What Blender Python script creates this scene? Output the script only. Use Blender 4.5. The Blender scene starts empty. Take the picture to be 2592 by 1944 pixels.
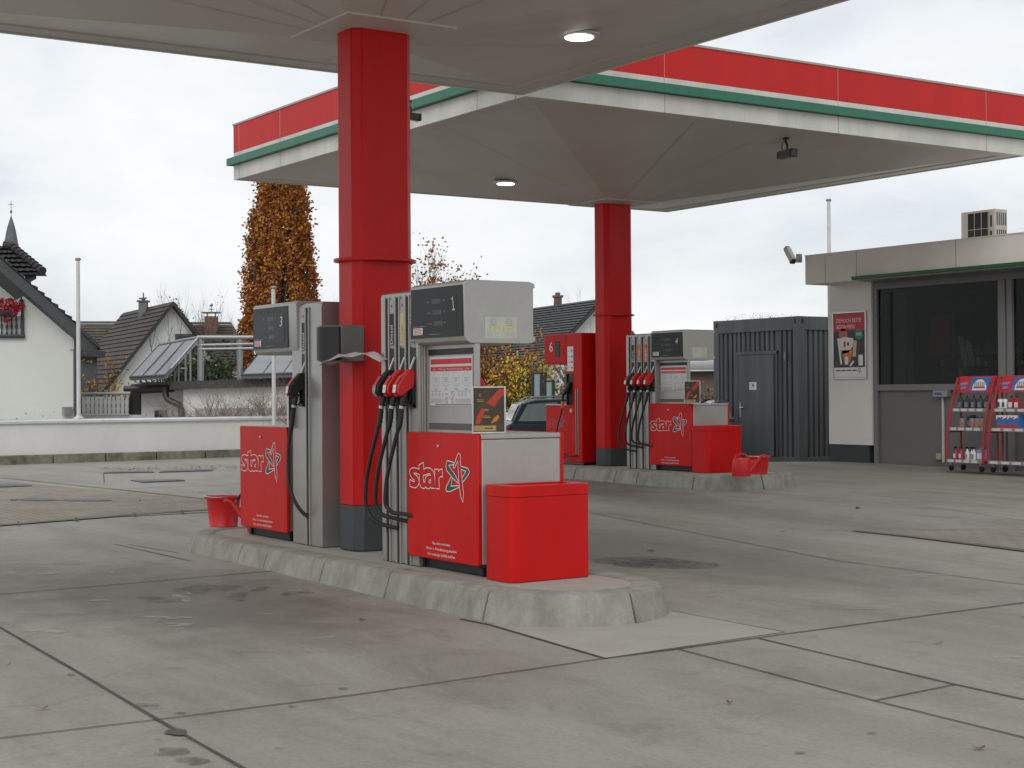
import bpy, bmesh, math, random
from mathutils import Vector, Matrix
import numpy as np
random.seed(7)
PI = math.pi
bpy.context.scene.world = bpy.data.worlds.new("World")
SC = bpy.context.scene
COL = SC.collection

# ------------------------------------------------------------------ camera
F_PX = 3954.4; PITCH = 5.095e-3; ROLL = -6.899e-3; YAW = 2.55595; ZC = 1.44
def cam_axes():
    c, s = math.cos(YAW), math.sin(YAW)
    fwd = Vector((c*math.cos(PITCH), s*math.cos(PITCH), math.sin(PITCH)))
    right = Vector((s, -c, 0)); up = right.cross(fwd)
    cr, sr = math.cos(ROLL), math.sin(ROLL)
    return cr*right + sr*up, -sr*right + cr*up, fwd
CR, CU, CF = cam_axes()
CP = Vector((0, 0, ZC))
def ray(px, py): return CR*((px-1296)/F_PX) - CU*((py-972)/F_PX) + CF
def at(px, py, d): return CP + ray(px, py)*d
def onax(px, py, i, v):
    r = ray(px, py); return CP + r*((v-CP[i])/r[i])
def onx(px, py, v): return onax(px, py, 0, v)
def ony(px, py, v): return onax(px, py, 1, v)
def onz(px, py, v): return onax(px, py, 2, v)
HR = Vector((math.sin(YAW), -math.cos(YAW), 0)); HF = Vector((math.cos(YAW), math.sin(YAW), 0))
def V(l, d, z): return HR*l + HF*d + Vector((0, 0, z))       # lateral, distance, height

cam = bpy.data.cameras.new("Camera"); co = bpy.data.objects.new("Camera", cam); COL.objects.link(co)
co.matrix_world = Matrix((( CR.x, CU.x, -CF.x, 0), (CR.y, CU.y, -CF.y, 0), (CR.z, CU.z, -CF.z, ZC), (0, 0, 0, 1)))
cam.sensor_fit = 'HORIZONTAL'; cam.sensor_width = 36; cam.lens = 36*F_PX/2592
cam.clip_start = 0.05; cam.clip_end = 3000
SC.camera = co

# ------------------------------------------------------------------ ground shape
def sstep(t): t = max(0, min(1, t)); return t*t*(3-2*t)
def G(x, y):
    p = Vector((x, y, 0)); d = p.dot(HF); l = p.dot(HR)
    z = -.008*(x+10) + .004*(y-6)
    z = max(-.15, min(.2, z))
    dip = sstep((d-28)/4)*sstep((l+2.5)/2.5)
    return z*(1-dip) + (-.10)*dip
def ong(px, py):
    z = 0.
    for i in range(12):
        p = onz(px, py, z); z = G(p.x, p.y)
    return p

# ------------------------------------------------------------------ materials
def mat(name, col, rough=.6, metal=0., var=.08, scale=6., bump=0., bscale=40., spec=.5, coat=0., var2=None, dirt=None, stretch=0):
    m = bpy.data.materials.new(name); m.use_nodes = True
    nt = m.node_tree; n = nt.nodes; L = nt.links
    b = n['Principled BSDF']
    b.inputs['Roughness'].default_value = rough; b.inputs['Metallic'].default_value = metal
    b.inputs['Specular IOR Level'].default_value = spec
    if coat: b.inputs['Coat Weight'].default_value = coat; b.inputs['Coat Roughness'].default_value = .12
    tc = n.new('ShaderNodeTexCoord')
    nz = n.new('ShaderNodeTexNoise'); nz.inputs['Scale'].default_value = scale; nz.inputs['Detail'].default_value = 6
    nz.inputs['Roughness'].default_value = .65
    if stretch:
        mp = n.new('ShaderNodeMapping'); mp.inputs['Scale'].default_value = (1, 1, stretch); L.new(tc.outputs['Object'], mp.inputs['Vector']); L.new(mp.outputs['Vector'], nz.inputs['Vector'])
    else: L.new(tc.outputs['Object'], nz.inputs['Vector'])
    cr = n.new('ShaderNodeValToRGB')
    c = Vector(col[:3])
    c2 = Vector(var2[:3]) if var2 else c*(1+var)
    c1 = Vector(dirt[:3]) if dirt else c*(1-var)
    cr.color_ramp.elements[0].position = .33; cr.color_ramp.elements[1].position = .68
    cr.color_ramp.elements[0].color = (*c1, 1); cr.color_ramp.elements[1].color = (*[min(1, v) for v in c2], 1)
    L.new(nz.outputs['Fac'], cr.inputs['Fac']); L.new(cr.outputs['Color'], b.inputs['Base Color'])
    if bump:
        n2 = n.new('ShaderNodeTexNoise'); n2.inputs['Scale'].default_value = bscale; n2.inputs['Detail'].default_value = 4
        L.new(tc.outputs['Object'], n2.inputs['Vector'])
        bp = n.new('ShaderNodeBump'); bp.inputs['Strength'].default_value = bump; bp.inputs['Distance'].default_value = .01
        L.new(n2.outputs['Fac'], bp.inputs['Height']); L.new(bp.outputs['Normal'], b.inputs['Normal'])
    return m
def emis(name, col, s):
    m = mat(name, col); b = m.node_tree.nodes['Principled BSDF']
    b.inputs['Emission Color'].default_value = (*col, 1); b.inputs['Emission Strength'].default_value = s
    return m
RED = mat('red_paint', (.55, .007, .006), .36, var=.08, scale=5, stretch=.2, bump=.04, bscale=18, spec=.22)
RED2 = mat('red_plastic', (.60, .014, .017), .42, var=.10, scale=5)
REDFAS = mat('red_fascia', (.54, .018, .016), .5, var=.09, scale=1.6, bump=.03, bscale=4, spec=.25, stretch=.2)
PGREY = mat('pump_grey', (.36, .35, .32), .33, .55, var=.05, scale=4)
PGREY2 = mat('pump_grey_light', (.43, .42, .395), .4, .35, var=.04, scale=8)
ALU = mat('aluminium', (.55, .55, .54), .32, .8, var=.05)
DGREY = mat('dark_grey_paint', (.045, .055, .06), .55, var=.12, scale=4, bump=.1)
BLACK = mat('black_plastic', (.012, .012, .013), .45, var=.2, scale=9)
RUBBER = mat('rubber', (.014, .014, .014), .55, var=.2, scale=9)
SLOT = mat('slot_dark', (.02, .02, .018), .7)
SCREEN = mat('display_glass', (.022, .024, .025), .35, var=.05, spec=.25)
SCREEN2 = mat('display_window', (.008, .010, .010), .2, var=.05, spec=.25)
LCD = mat('lcd', (.020, .021, .016), .2, var=.05)
WHITE = mat('white_print', (.75, .75, .75), .5, var=.03)
CREAM = mat('paper_white', (.62, .62, .64), .5, var=.03)
GREEN = mat('green_print', (.012, .10, .06), .5)
PALEYEL = mat('yellow_label', (.62, .50, .26), .5, var=.12, scale=12)
ORANGE = mat('orange_label', (.70, .13, .05), .5)
YEL = mat('yellow_dot', (.62, .55, .03), .5)
STICK = mat('pale_sticker', (.52, .53, .48), .45)
INK = mat('black_ink', (.03, .03, .03), .6)
GREYINK = mat('grey_ink', (.30, .30, .31), .6)
REDINK = mat('red_ink', (.55, .03, .04), .5)
BLUEINK = mat('blue_ink', (.03, .08, .45), .5)
WHITEPAINT = mat('white_metal', (.60, .59, .545), .45, var=.12, scale=2.2, stretch=.15, bump=.03, bscale=3)
GREENM = mat('green_metal', (.018, .15, .085), .4, var=.12, scale=3)
SOFFIT = mat('soffit', (.53, .50, .46), .45, var=.06, scale=.8, bump=.05, bscale=2)
SEAM = mat('seam_dark', (.39, .36, .32), .6)
LAMP = emis('lamp_lit', (1, 1, .93), 5.0)
LAMPRIM = mat('lamp_rim', (.6, .6, .56), .4, .3)
CAMGREY = mat('camera_grey', (.12, .12, .12), .5)
CAMBLK = mat('camera_black', (.015, .015, .015), .3)
KERB = mat('kerb_concrete', (.31, .305, .27), .9, var=.12, scale=7, bump=.7, bscale=60, dirt=(.215, .21, .18), stretch=.5)
KERBD = mat('kerb_mossy', (.2, .19, .15), .95, var=.45, scale=3, bump=.6, bscale=40, var2=(.30, .285, .23), dirt=(.085, .08, .055))
PLASTERW = mat('white_plaster', (.72, .71, .69), .9, var=.06, scale=.8, stretch=.5, bump=.35, bscale=30)
PLASTERB = mat('white_house_plaster', (.66, .675, .64), .9, var=.04, scale=.6, bump=.3, bscale=25)
COPING = mat('coping_metal', (.66, .67, .68), .45, .3, var=.08, scale=2)
STATW = mat('station_wall', (.78, .75, .72), .85, var=.04, scale=1.2, bump=.2)
STATF = mat('station_fascia', (.74, .705, .655), .6, var=.06, scale=1.)
STATG = mat('station_grey', (.145, .145, .138), .5, var=.06, scale=2)
STATG2 = mat('station_frame_grey', (.19, .19, .182), .45, var=.05, scale=2)
PLINTH = mat('plinth_dark', (.035, .045, .05), .6)
CONT = mat('container_paint', (.105, .120, .124), .5, var=.22, scale=3.5, stretch=.12, bump=.1, bscale=6)
TILE = mat('roof_tile_grey', (.045, .042, .043), .7, var=.25, scale=3)
TILEB = mat('roof_tile_brown', (.062, .048, .040), .8, var=.35, scale=1.5)
TILEL = mat('roof_tile_weathered', (.085, .072, .058), .85, var=.40, scale=2)
WOODD = mat('dark_timber', (.055, .065, .068), .7, var=.15)
BRICK = mat('chimney_brick', (.16, .09, .07), .9, var=.3, scale=14)
SLATE = mat('spire_slate', (.10, .11, .125), .55, var=.15, scale=3)
STEELG = mat('galvanised', (.32, .33, .33), .45, .5, var=.1)
PANELG = mat('solar_panel', (.20, .215, .235), .25, .3, var=.08, scale=1)
PIPEB = mat('brown_pipe', (.035, .026, .022), .4)
BARK = mat('bark', (.075, .058, .045), .9, var=.3, scale=6)
TWIG = mat('twig', (.13, .095, .075), .9, var=.3)
TWIGD = mat('twig_dark', (.045, .035, .03), .9, var=.3)
CARP = mat('car_paint', (.050, .062, .080), .28, .4, coat=.6)
CARG = mat('car_glass_pale_reflection', (.24, .29, .29), .08)  # pale reflection on the car windows is painted into the base colour
GLASSD = mat('window_dark', (.02, .022, .024), .08)
WHITEPL = mat('white_plastic', (.62, .62, .60), .4)
POSTD = mat('poster_dark', (.05, .045, .045), .5, var=.5, scale=9)
GOLD = mat('poster_gold', (.40, .27, .10), .4, var=.1)
PBROWN = mat('poster_brown', (.055, .035, .018), .5, var=.5, scale=6)
PRED = mat('poster_red', (.45, .04, .015), .3, var=.25, scale=8)
PORANGE = mat('poster_orange', (.62, .17, .02), .3, var=.25, scale=12)
TISSUE = mat('paper_towel', (.50, .45, .44), .9, var=.08, scale=20)
CREAMM = mat('hvac_cream', (.42, .39, .34), .5)
COVERB = mat('cover_steel', (.095, .105, .12), .5, .4, var=.2, scale=8)
COVERG = mat('cover_concrete', (.20, .19, .165), .8, var=.2, scale=10)

# leaf materials get light/dark variation per face clump through a noise texture in object space
def leafmat(name, cols, scale=2.5):
    m = bpy.data.materials.new(name); m.use_nodes = True
    nt = m.node_tree; n = nt.nodes; L = nt.links; b = n['Principled BSDF']; b.inputs['Roughness'].default_value = .75
    tc = n.new('ShaderNodeTexCoord'); nz = n.new('ShaderNodeTexNoise'); nz.inputs['Scale'].default_value = scale; nz.inputs['Detail'].default_value = 8
    nz.inputs['Roughness'].default_value = .8
    L.new(tc.outputs['Object'], nz.inputs['Vector'])
    cr = n.new('ShaderNodeValToRGB'); e = cr.color_ramp.elements
    e[0].position = .35; e[0].color = (*cols[0], 1); e[1].position = .65; e[1].color = (*cols[-1], 1)
    for i, c in enumerate(cols[1:-1]):
        k = e.new(.35+.3*(i+1)/(len(cols)-1)); k.color = (*c, 1)
    L.new(nz.outputs['Fac'], cr.inputs['Fac']); L.new(cr.outputs['Color'], b.inputs['Base Color'])
    return m
LEAF_O = leafmat('leaf_rust', [(.13, .042, .012), (.34, .115, .016), (.55, .24, .028)])
LEAF_P = leafmat('leaf_pale_red', [(.30, .08, .035), (.36, .16, .05), (.30, .22, .05)], 1.5)
LEAF_Y = leafmat('leaf_yellow', [(.45, .13, .02), (.60, .30, .02), (.62, .46, .02)], .9)
LEAF_Y2 = leafmat('leaf_bright_yellow', [(.46, .30, .02), (.66, .52, .02)], 2)
LEAF_G = leafmat('leaf_green', [(.025, .04, .015), (.05, .08, .025)], 2)
LEAF_R = leafmat('petal_red', [(.45, .01, .04), (.6, .02, .08)], 4)
LEAF_B = leafmat('leaf_brown', [(.16, .10, .06), (.24, .16, .10)], 4)

# ------------------------------------------------------------------ mesh builder
_txt = {}
def text_data(s, bold=False):
    if s in _txt: return _txt[s]
    cu = bpy.data.curves.new('t', 'FONT'); cu.body = s; cu.size = 1; cu.resolution_u = 2
    o = bpy.data.objects.new('t', cu); COL.objects.link(o)
    bpy.context.view_layer.update()
    me = bpy.data.meshes.new_from_object(o)
    vs = [(v.co.x, v.co.y) for v in me.vertices]; fs = [tuple(p.vertices) for p in me.polygons]
    bpy.data.objects.remove(o); bpy.data.curves.remove(cu); bpy.data.meshes.remove(me)
    _txt[s] = (vs, fs); return _txt[s]
class MB:
    def __init__(s): s.v = []; s.f = []; s.m = []
    def add(s, vs, fs, m=0):
        o = len(s.v); s.v += [tuple(v) for v in vs]; s.f += [tuple(i+o for i in f) for f in fs]; s.m += [m]*len(fs); return s
    def box(s, x0, x1, y0, y1, z0, z1, m=0):
        v = [(x, y, z) for x in (x0, x1) for y in (y0, y1) for z in (z0, z1)]
        return s.add(v, [(0,1,3,2),(4,6,7,5),(0,4,5,1),(2,3,7,6),(0,2,6,4),(1,5,7,3)], m)
    def hexa(s, p, m=0):   # p: 4 bottom points, 4 top points in the same order
        return s.add(p, [(3,2,1,0),(4,5,6,7),(0,1,5,4),(1,2,6,5),(2,3,7,6),(3,0,4,7)], m)
    def poly(s, pts, m=0): return s.add(pts, [tuple(range(len(pts)))], m)
    def prism(s, pts, ax, a, b, m=0):
        def P(u, w, t): return {'y': (u, t, w), 'x': (t, u, w), 'z': (u, w, t)}[ax]
        n = len(pts); v = [P(u, w, a) for u, w in pts] + [P(u, w, b) for u, w in pts]
        return s.add(v, [tuple(range(n))[::-1], tuple(range(n, 2*n))] + [(i, (i+1) % n, n+(i+1) % n, n+i) for i in range(n)], m)
    def extr(s, pts, vec, m=0):
        n = len(pts); vec = Vector(vec); v = [Vector(p) for p in pts] + [Vector(p)+vec for p in pts]
        return s.add(v, [tuple(range(n))[::-1], tuple(range(n, 2*n))] + [(i, (i+1) % n, n+(i+1) % n, n+i) for i in range(n)], m)
    def tube(s, pts, r, n=8, m=0, caps=True):
        pts = [Vector(p) for p in pts]; k = len(pts)
        rr = r if isinstance(r, (list, tuple)) else [r]*k
        t = [(pts[min(i+1, k-1)]-pts[max(i-1, 0)]).normalized() for i in range(k)]
        a = Vector((0, 0, 1)) if abs(t[0].z) < .9 else Vector((1, 0, 0))
        u = t[0].cross(a).normalized(); v = []
        for i in range(k):
            u = (u - t[i]*u.dot(t[i])).normalized(); w = t[i].cross(u)
            v += [pts[i] + (u*math.cos(2*PI*j/n)+w*math.sin(2*PI*j/n))*rr[i] for j in range(n)]
        f = [(i*n+j, i*n+(j+1) % n, (i+1)*n+(j+1) % n, (i+1)*n+j) for i in range(k-1) for j in range(n)]
        if caps: f += [tuple(range(n))[::-1], tuple(range((k-1)*n, k*n))]
        return s.add(v, f, m)
    def lathe(s, prof, c=(0, 0, 0), n=20, m=0, sx=1, sy=1):
        k = len(prof); v = [(c[0]+r*sx*math.cos(2*PI*j/n), c[1]+r*sy*math.sin(2*PI*j/n), c[2]+z) for r, z in prof for j in range(n)]
        f = [(i*n+j, i*n+(j+1) % n, (i+1)*n+(j+1) % n, (i+1)*n+j) for i in range(k-1) for j in range(n)]
        f += [tuple(range(n))[::-1], tuple(range((k-1)*n, k*n))]
        return s.add(v, f, m)
    def ribbon(s, pts, w, place, m=0, closed=True):
        n = len(pts); P = [Vector(p) for p in pts]; vs = []
        for i in range(n):
            a = P[i-1] if closed or i > 0 else P[0]; b = P[(i+1) % n] if closed or i < n-1 else P[-1]
            d1 = (P[i]-a); d2 = (b-P[i])
            d1 = d1.normalized() if d1.length > 1e-9 else d2.normalized(); d2 = d2.normalized() if d2.length > 1e-9 else d1
            t = (d1+d2); t = t.normalized() if t.length > .2 else d1
            nn = Vector((-t.y, t.x)); q = max(.55, abs(nn.dot(Vector((-d2.y, d2.x)))))
            vs += [place(*(P[i]+nn*w/2/q)), place(*(P[i]-nn*w/2/q))]
        f = [(2*i, 2*i+1, (2*i+3) % (2*n), (2*i+2) % (2*n)) for i in range(n if closed else n-1)]
        return s.add(vs, f, m)
    def ring(s, cx, cy, r, w, place, m=0, n=24): return s.ribbon([(cx+r*math.cos(2*PI*i/n), cy+r*math.sin(2*PI*i/n)) for i in range(n)], w, place, m)
    def disc(s, cx, cy, r, place, m=0, n=16): return s.add([place(cx+r*math.cos(2*PI*i/n), cy+r*math.sin(2*PI*i/n)) for i in range(n)], [tuple(range(n))], m)
    def rect(s, u0, u1, w0, w1, place, m=0): return s.add([place(u0, w0), place(u1, w0), place(u1, w1), place(u0, w1)], [(0,1,2,3)], m)
    def text(s, t, u, w, h, place, m=0, width=None, align='C', rot=0, shear=0):
        vs, fs = text_data(t); xs = [a for a, b in vs]; x0, x1 = min(xs), max(xs)
        sy = h/.73; sx = (width/(x1-x0)) if width else sy
        off = {'C': -(x0+x1)/2, 'L': -x0, 'R': -x1}[align]; c, r = math.cos(rot), math.sin(rot)
        o = []
        for a, b in vs:
            p = (a+off)*sx + shear*b*sy; q = b*sy
            o.append(place(u+p*c-q*r, w+p*r+q*c))
        return s.add(o, fs, m)
    def build(s, name, mats, parent=None, label=None, bevel=0, smooth=35, flat=False, loc=None, segs=2):
        me = bpy.data.meshes.new(name); me.from_pydata(s.v, [], s.f); me.update()
        if not isinstance(mats, (list, tuple)): mats = [mats]
        for k in mats: me.materials.append(k)
        me.polygons.foreach_set('material_index', s.m)
        if not flat:
            bm = bmesh.new(); bm.from_mesh(me); bmesh.ops.recalc_face_normals(bm, faces=bm.faces); bm.to_mesh(me); bm.free()
            if smooth:
                me.polygons.foreach_set('use_smooth', [True]*len(me.polygons)); me.set_sharp_from_angle(angle=math.radians(smooth))
        o = bpy.data.objects.new(name, me); COL.objects.link(o)
        if parent: o.parent = parent
        if loc: o.location = loc
        if label: o['label'] = label
        if bevel:
            b = o.modifiers.new('bevel', 'BEVEL'); b.width = bevel; b.segments = segs; b.limit_method = 'ANGLE'; b.angle_limit = math.radians(40)
            b.harden_normals = False
        return o
def tag(o, label, cat, group=None):
    o['label'] = label; o['category'] = cat
    if group: o['group'] = group
    return o
def thing(name, label, cat, loc=(0, 0, 0), rz=0, group=None):
    o = bpy.data.objects.new(name, None); COL.objects.link(o); o.location = loc; o.rotation_euler = (0, 0, rz); o.empty_display_size = .1
    return tag(o, label, cat, group)
def struct(o): o['kind'] = 'structure'; return o
def copy_tree(o, parent=None):
    c = o.copy(); COL.objects.link(c); c.parent = parent
    for ch in list(o.children): copy_tree(ch, c)
    return c
def py_(y, sx=1): return lambda u, w: (u*sx, y, w)        # plane facing the viewer at local depth y
LOGO={
 'STA':[(-0.7879, 0.7379), (-0.7303, 0.7591), (-0.7213, 0.7529), (-0.7219, 0.7106), (-0.693, 0.7193), (-0.6628, 0.7227), (-0.6253, 0.7203), (-0.5919, 0.7067), (-0.5721, 0.6827), (-0.5666, 0.6525), (-0.5601, 0.5806), (-0.6181, 0.5798), (-0.627, 0.5858), (-0.6346, 0.579), (-0.6572, 0.5729), (-0.6835, 0.5767), (-0.6962, 0.5857), (-0.7054, 0.5745), (-0.7328, 0.5724), (-0.7632, 0.5806), (-0.7797, 0.5991), (-0.7872, 0.6123), (-0.8013, 0.5904), (-0.8246, 0.5758), (-0.8517, 0.5706), (-0.8865, 0.5729), (-0.9192, 0.5784), (-0.9233, 0.6238), (-0.9053, 0.6258), (-0.8666, 0.6135), (-0.8511, 0.618), (-0.8548, 0.6256), (-0.8857, 0.6371), (-0.9127, 0.6574), (-0.9241, 0.6804), (-0.9176, 0.7001), (-0.8964, 0.7118), (-0.8614, 0.7162), (-0.8228, 0.7134), (-0.7867, 0.7089)],
 'S1':[(-0.8603, 0.6767), (-0.831, 0.677), (-0.7849, 0.6696), (-0.7808, 0.6319), (-0.7872, 0.6123), (-0.7976, 0.6428), (-0.8234, 0.663), (-0.8543, 0.6684)],
 'TA':[(-0.7255, 0.667), (-0.6936, 0.6702), (-0.6633, 0.6791), (-0.6333, 0.6803), (-0.6244, 0.6707), (-0.6635, 0.6683), (-0.69, 0.6569), (-0.7016, 0.6392), (-0.7049, 0.619), (-0.7208, 0.6191), (-0.7258, 0.642)],
 'AC':[(-0.6338, 0.6375), (-0.6218, 0.6406), (-0.6221, 0.6216), (-0.6357, 0.6129), (-0.649, 0.6223), (-0.6452, 0.632)],
 'R':[(-0.5672, 0.7152), (-0.5177, 0.7189), (-0.5142, 0.7032), (-0.492, 0.718), (-0.4641, 0.7217), (-0.4561, 0.6658), (-0.4868, 0.6672), (-0.5031, 0.6552), (-0.5077, 0.6399), (-0.5026, 0.5796), (-0.5601, 0.5806)],
 'PEN':[(-0.2528, 0.8327), (-0.2422, 0.8368), (-0.2281, 0.8361), (-0.2191, 0.8263), (-0.2158, 0.7487), (-0.1922, 0.624), (-0.1789, 0.5655), (-0.1895, 0.503), (-0.2198, 0.545), (-0.2358, 0.6183), (-0.2486, 0.7178), (-0.2534, 0.7845), (-0.2966, 0.7354), (-0.3066, 0.7343), (-0.3122, 0.7445), (-0.2854, 0.7834)],
 'G1':[(-0.3069, 0.7723), (-0.3892, 0.783), (-0.4038, 0.7758), (-0.4136, 0.7416), (-0.4031, 0.7138), (-0.3332, 0.6698), (-0.2519, 0.6305), (-0.2537, 0.6509), (-0.2972, 0.6937), (-0.3788, 0.7511), (-0.3178, 0.7555), (-0.3049, 0.7623)],
 'F1':[(-0.3119, 0.7684), (-0.3864, 0.7771), (-0.3966, 0.7715), (-0.4057, 0.7419), (-0.3959, 0.7179), (-0.326, 0.6738), (-0.2589, 0.6376), (-0.2622, 0.6505), (-0.3044, 0.6896), (-0.391, 0.7567), (-0.3213, 0.7606)],
 'G2':[(-0.3439, 0.6712), (-0.406, 0.603), (-0.4172, 0.5818), (-0.4029, 0.5675), (-0.3632, 0.5668), (-0.2381, 0.6041), (-0.245, 0.6149), (-0.3197, 0.6088), (-0.3469, 0.605), (-0.3261, 0.6626)],
 'F2':[(-0.339, 0.664), (-0.3988, 0.5995), (-0.4077, 0.5822), (-0.3956, 0.5727), (-0.3646, 0.572), (-0.2472, 0.6066), (-0.3197, 0.604), (-0.3571, 0.5978), (-0.3333, 0.6605)],
 'G3':[(-0.2144, 0.7506), (-0.1349, 0.7406), (-0.1108, 0.7304), (-0.1006, 0.7143), (-0.1146, 0.6965), (-0.1906, 0.6388), (-0.1986, 0.6699), (-0.1477, 0.7173), (-0.2119, 0.7285)],
 'F3':[(-0.2103, 0.7445), (-0.1384, 0.7357), (-0.1177, 0.7265), (-0.1103, 0.7139), (-0.1229, 0.6984), (-0.1876, 0.65), (-0.1902, 0.6676), (-0.1365, 0.7203), (-0.2076, 0.7342)],
}
# ================================================================== GROUND
def ground_mat():
    m = bpy.data.materials.new('forecourt_concrete'); m.use_nodes = True
    nt = m.node_tree; n = nt.nodes; L = nt.links; b = n['Principled BSDF']
    tc = n.new('ShaderNodeTexCoord')
    def noise(scale, detail=6, rough=.6, vec=None, dist=0):
        z = n.new('ShaderNodeTexNoise'); z.inputs['Scale'].default_value = scale; z.inputs['Detail'].default_value = detail
        z.inputs['Roughness'].default_value = rough; z.inputs['Distortion'].default_value = dist
        L.new(vec or tc.outputs['Object'], z.inputs['Vector']); return z.outputs['Fac']
    def ramp(fac, stops):
        r = n.new('ShaderNodeValToRGB'); e = r.color_ramp.elements
        e[0].position, e[0].color = stops[0][0], (*stops[0][1], 1); e[1].position, e[1].color = stops[-1][0], (*stops[-1][1], 1)
        for p, c in stops[1:-1]: k = e.new(p); k.color = (*c, 1)
        L.new(fac, r.inputs['Fac']); return r.outputs['Color']
    def mix(a, c, fac, typ='MIX'):
        x = n.new('ShaderNodeMix'); x.data_type = 'RGBA'; x.blend_type = typ
        if isinstance(fac, float): x.inputs[0].default_value = fac
        else: L.new(fac, x.inputs[0])
        L.new(a, x.inputs[6]); L.new(c, x.inputs[7]); return x.outputs[2]
    mp = n.new('ShaderNodeMapping'); mp.inputs['Scale'].default_value = (.35, 1.6, 1); mp.inputs['Rotation'].default_value = (0, 0, .25)
    L.new(tc.outputs['Object'], mp.inputs['Vector'])
    base = ramp(noise(.55, 8, .62), [(.28, (.275, .257, .220)), (.5, (.312, .294, .254)), (.75, (.345, .327, .287))])
    streak = ramp(noise(.9, 7, .65, mp.outputs['Vector'], .6), [(.30, (.66, .65, .63)), (.55, (1, 1, 1))])
    c = mix(base, streak, .75, 'MULTIPLY')
    blot = ramp(noise(2.3, 8, .75, dist=.8), [(.34, (.62, .60, .57)), (.47, (1, 1, 1))])
    c = mix(c, blot, .45, 'MULTIPLY')
    fine = ramp(noise(38, 3, .7), [(.3, (.84, .84, .83)), (.7, (1.1, 1.1, 1.1))])
    c = mix(c, fine, .8, 'MULTIPLY')
    # dirt ground in where cars stop beside the islands
    def spot(cx, cy, rx, ry, rot, strength):
        mm = n.new('ShaderNodeMapping'); mm.vector_type = 'TEXTURE'
        mm.inputs['Location'].default_value = (cx, cy, 0); mm.inputs['Rotation'].default_value = (0, 0, rot); mm.inputs['Scale'].default_value = (rx, ry, 50)
        L.new(tc.outputs['Object'], mm.inputs['Vector'])
        d = n.new('ShaderNodeVectorMath'); d.operation = 'LENGTH'; L.new(mm.outputs['Vector'], d.inputs[0])
        nz = noise(1.7, 7, .7); a = n.new('ShaderNodeMath'); a.operation = 'MULTIPLY_ADD'
        L.new(nz, a.inputs[0]); a.inputs[1].default_value = 1.3; L.new(d.outputs['Value'], a.inputs[2])
        mr = n.new('ShaderNodeMapRange'); L.new(a.outputs[0], mr.inputs['Value']); mr.interpolation_type = 'SMOOTHSTEP'
        mr.inputs['From Min'].default_value = 1.75; mr.inputs['From Max'].default_value = .95; mr.inputs['To Max'].default_value = strength
        return mr.outputs['Result']
    dk = n.new('ShaderNodeRGB'); dk.outputs[0].default_value = (.095, .082, .068, 1)
    for args in ((-10.6, 4.2, 3.0, 1.3, .0, .64), (-12.6, 2.9, 3.4, 1.1, .15, .40), (-11.1, 8.6, 5.2, 1.5, .05, .50), (-19.2, 13.0, 4.5, 1.5, 0, .55), (-14.3, 12.2, 7.0, .8, -.08, .35), (-15.5, 3.0, 5.0, 1.6, .1, .28)):
        c = mix(c, dk.outputs[0], spot(*args))
    # pale scuffs
    sc = ramp(noise(1.3, 9, .72, mp.outputs['Vector'], 1.5), [(.66, (0, 0, 0)), (.73, (1, 1, 1))])
    pale = n.new('ShaderNodeRGB'); pale.outputs[0].default_value = (.36, .35, .32, 1)
    x = n.new('ShaderNodeMath'); x.operation = 'MULTIPLY'; L.new(sc, x.inputs[0]); x.inputs[1].default_value = .35
    c = mix(c, pale.outputs[0], x.outputs[0])
    L.new(c, b.inputs['Base Color'])
    rr = n.new('ShaderNodeMapRange'); L.new(noise(1.1, 6, .6), rr.inputs['Value']); rr.inputs['To Min'].default_value = .5; rr.inputs['To Max'].default_value = .85
    L.new(rr.outputs['Result'], b.inputs['Roughness'])
    bp = n.new('ShaderNodeBump'); bp.inputs['Strength'].default_value = .25; bp.inputs['Distance'].default_value = .004
    L.new(noise(60, 4, .7), bp.inputs['Height']); L.new(bp.outputs['Normal'], b.inputs['Normal'])
    return m
def paver_mat():
    m = bpy.data.materials.new('brick_paving'); m.use_nodes = True
    nt = m.node_tree; n = nt.nodes; L = nt.links; b = n['Principled BSDF']; b.inputs['Roughness'].default_value = .9
    tc = n.new('ShaderNodeTexCoord'); br = n.new('ShaderNodeTexBrick'); br.inputs['Scale'].default_value = 1
    br.inputs['Color1'].default_value = (.28, .25, .20, 1); br.inputs['Color2'].default_value = (.33, .295, .24, 1); br.inputs['Mortar'].default_value = (.20, .175, .14, 1)
    br.inputs['Brick Width'].default_value = .22; br.inputs['Row Height'].default_value = .11; br.inputs['Mortar Size'].default_value = .009
    L.new(tc.outputs['Object'], br.inputs['Vector'])
    nz = n.new('ShaderNodeTexNoise'); nz.inputs['Scale'].default_value = 1.2; nz.inputs['Detail'].default_value = 8; L.new(tc.outputs['Object'], nz.inputs['Vector'])
    cr = n.new('ShaderNodeValToRGB'); cr.color_ramp.elements[0].position = .3; cr.color_ramp.elements[0].color = (.7, .7, .7, 1); cr.color_ramp.elements[1].position = .65
    L.new(nz.outputs['Fac'], cr.inputs['Fac'])
    x = n.new('ShaderNodeMix'); x.data_type = 'RGBA'; x.blend_type = 'MULTIPLY'; x.inputs[0].default_value = .8
    L.new(br.outputs['Color'], x.inputs[6]); L.new(cr.outputs['Color'], x.inputs[7]); L.new(x.outputs[2], b.inputs['Base Color'])
    return m
GM = ground_mat(); PAVER = paver_mat()
JOINT = mat('joint_tar', (.075, .07, .06), .8, var=.3, scale=4)
PALESLAB = mat('pale_slab', (.375, .352, .305), .85, var=.09, scale=2.2, bump=.2)
GUTTER = mat('gutter_stone', (.16, .15, .125), .9, var=.3, scale=4)
DARKSTAIN = mat('wet_stain', (.12, .113, .10), .95, spec=.05, var=.12)
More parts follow.
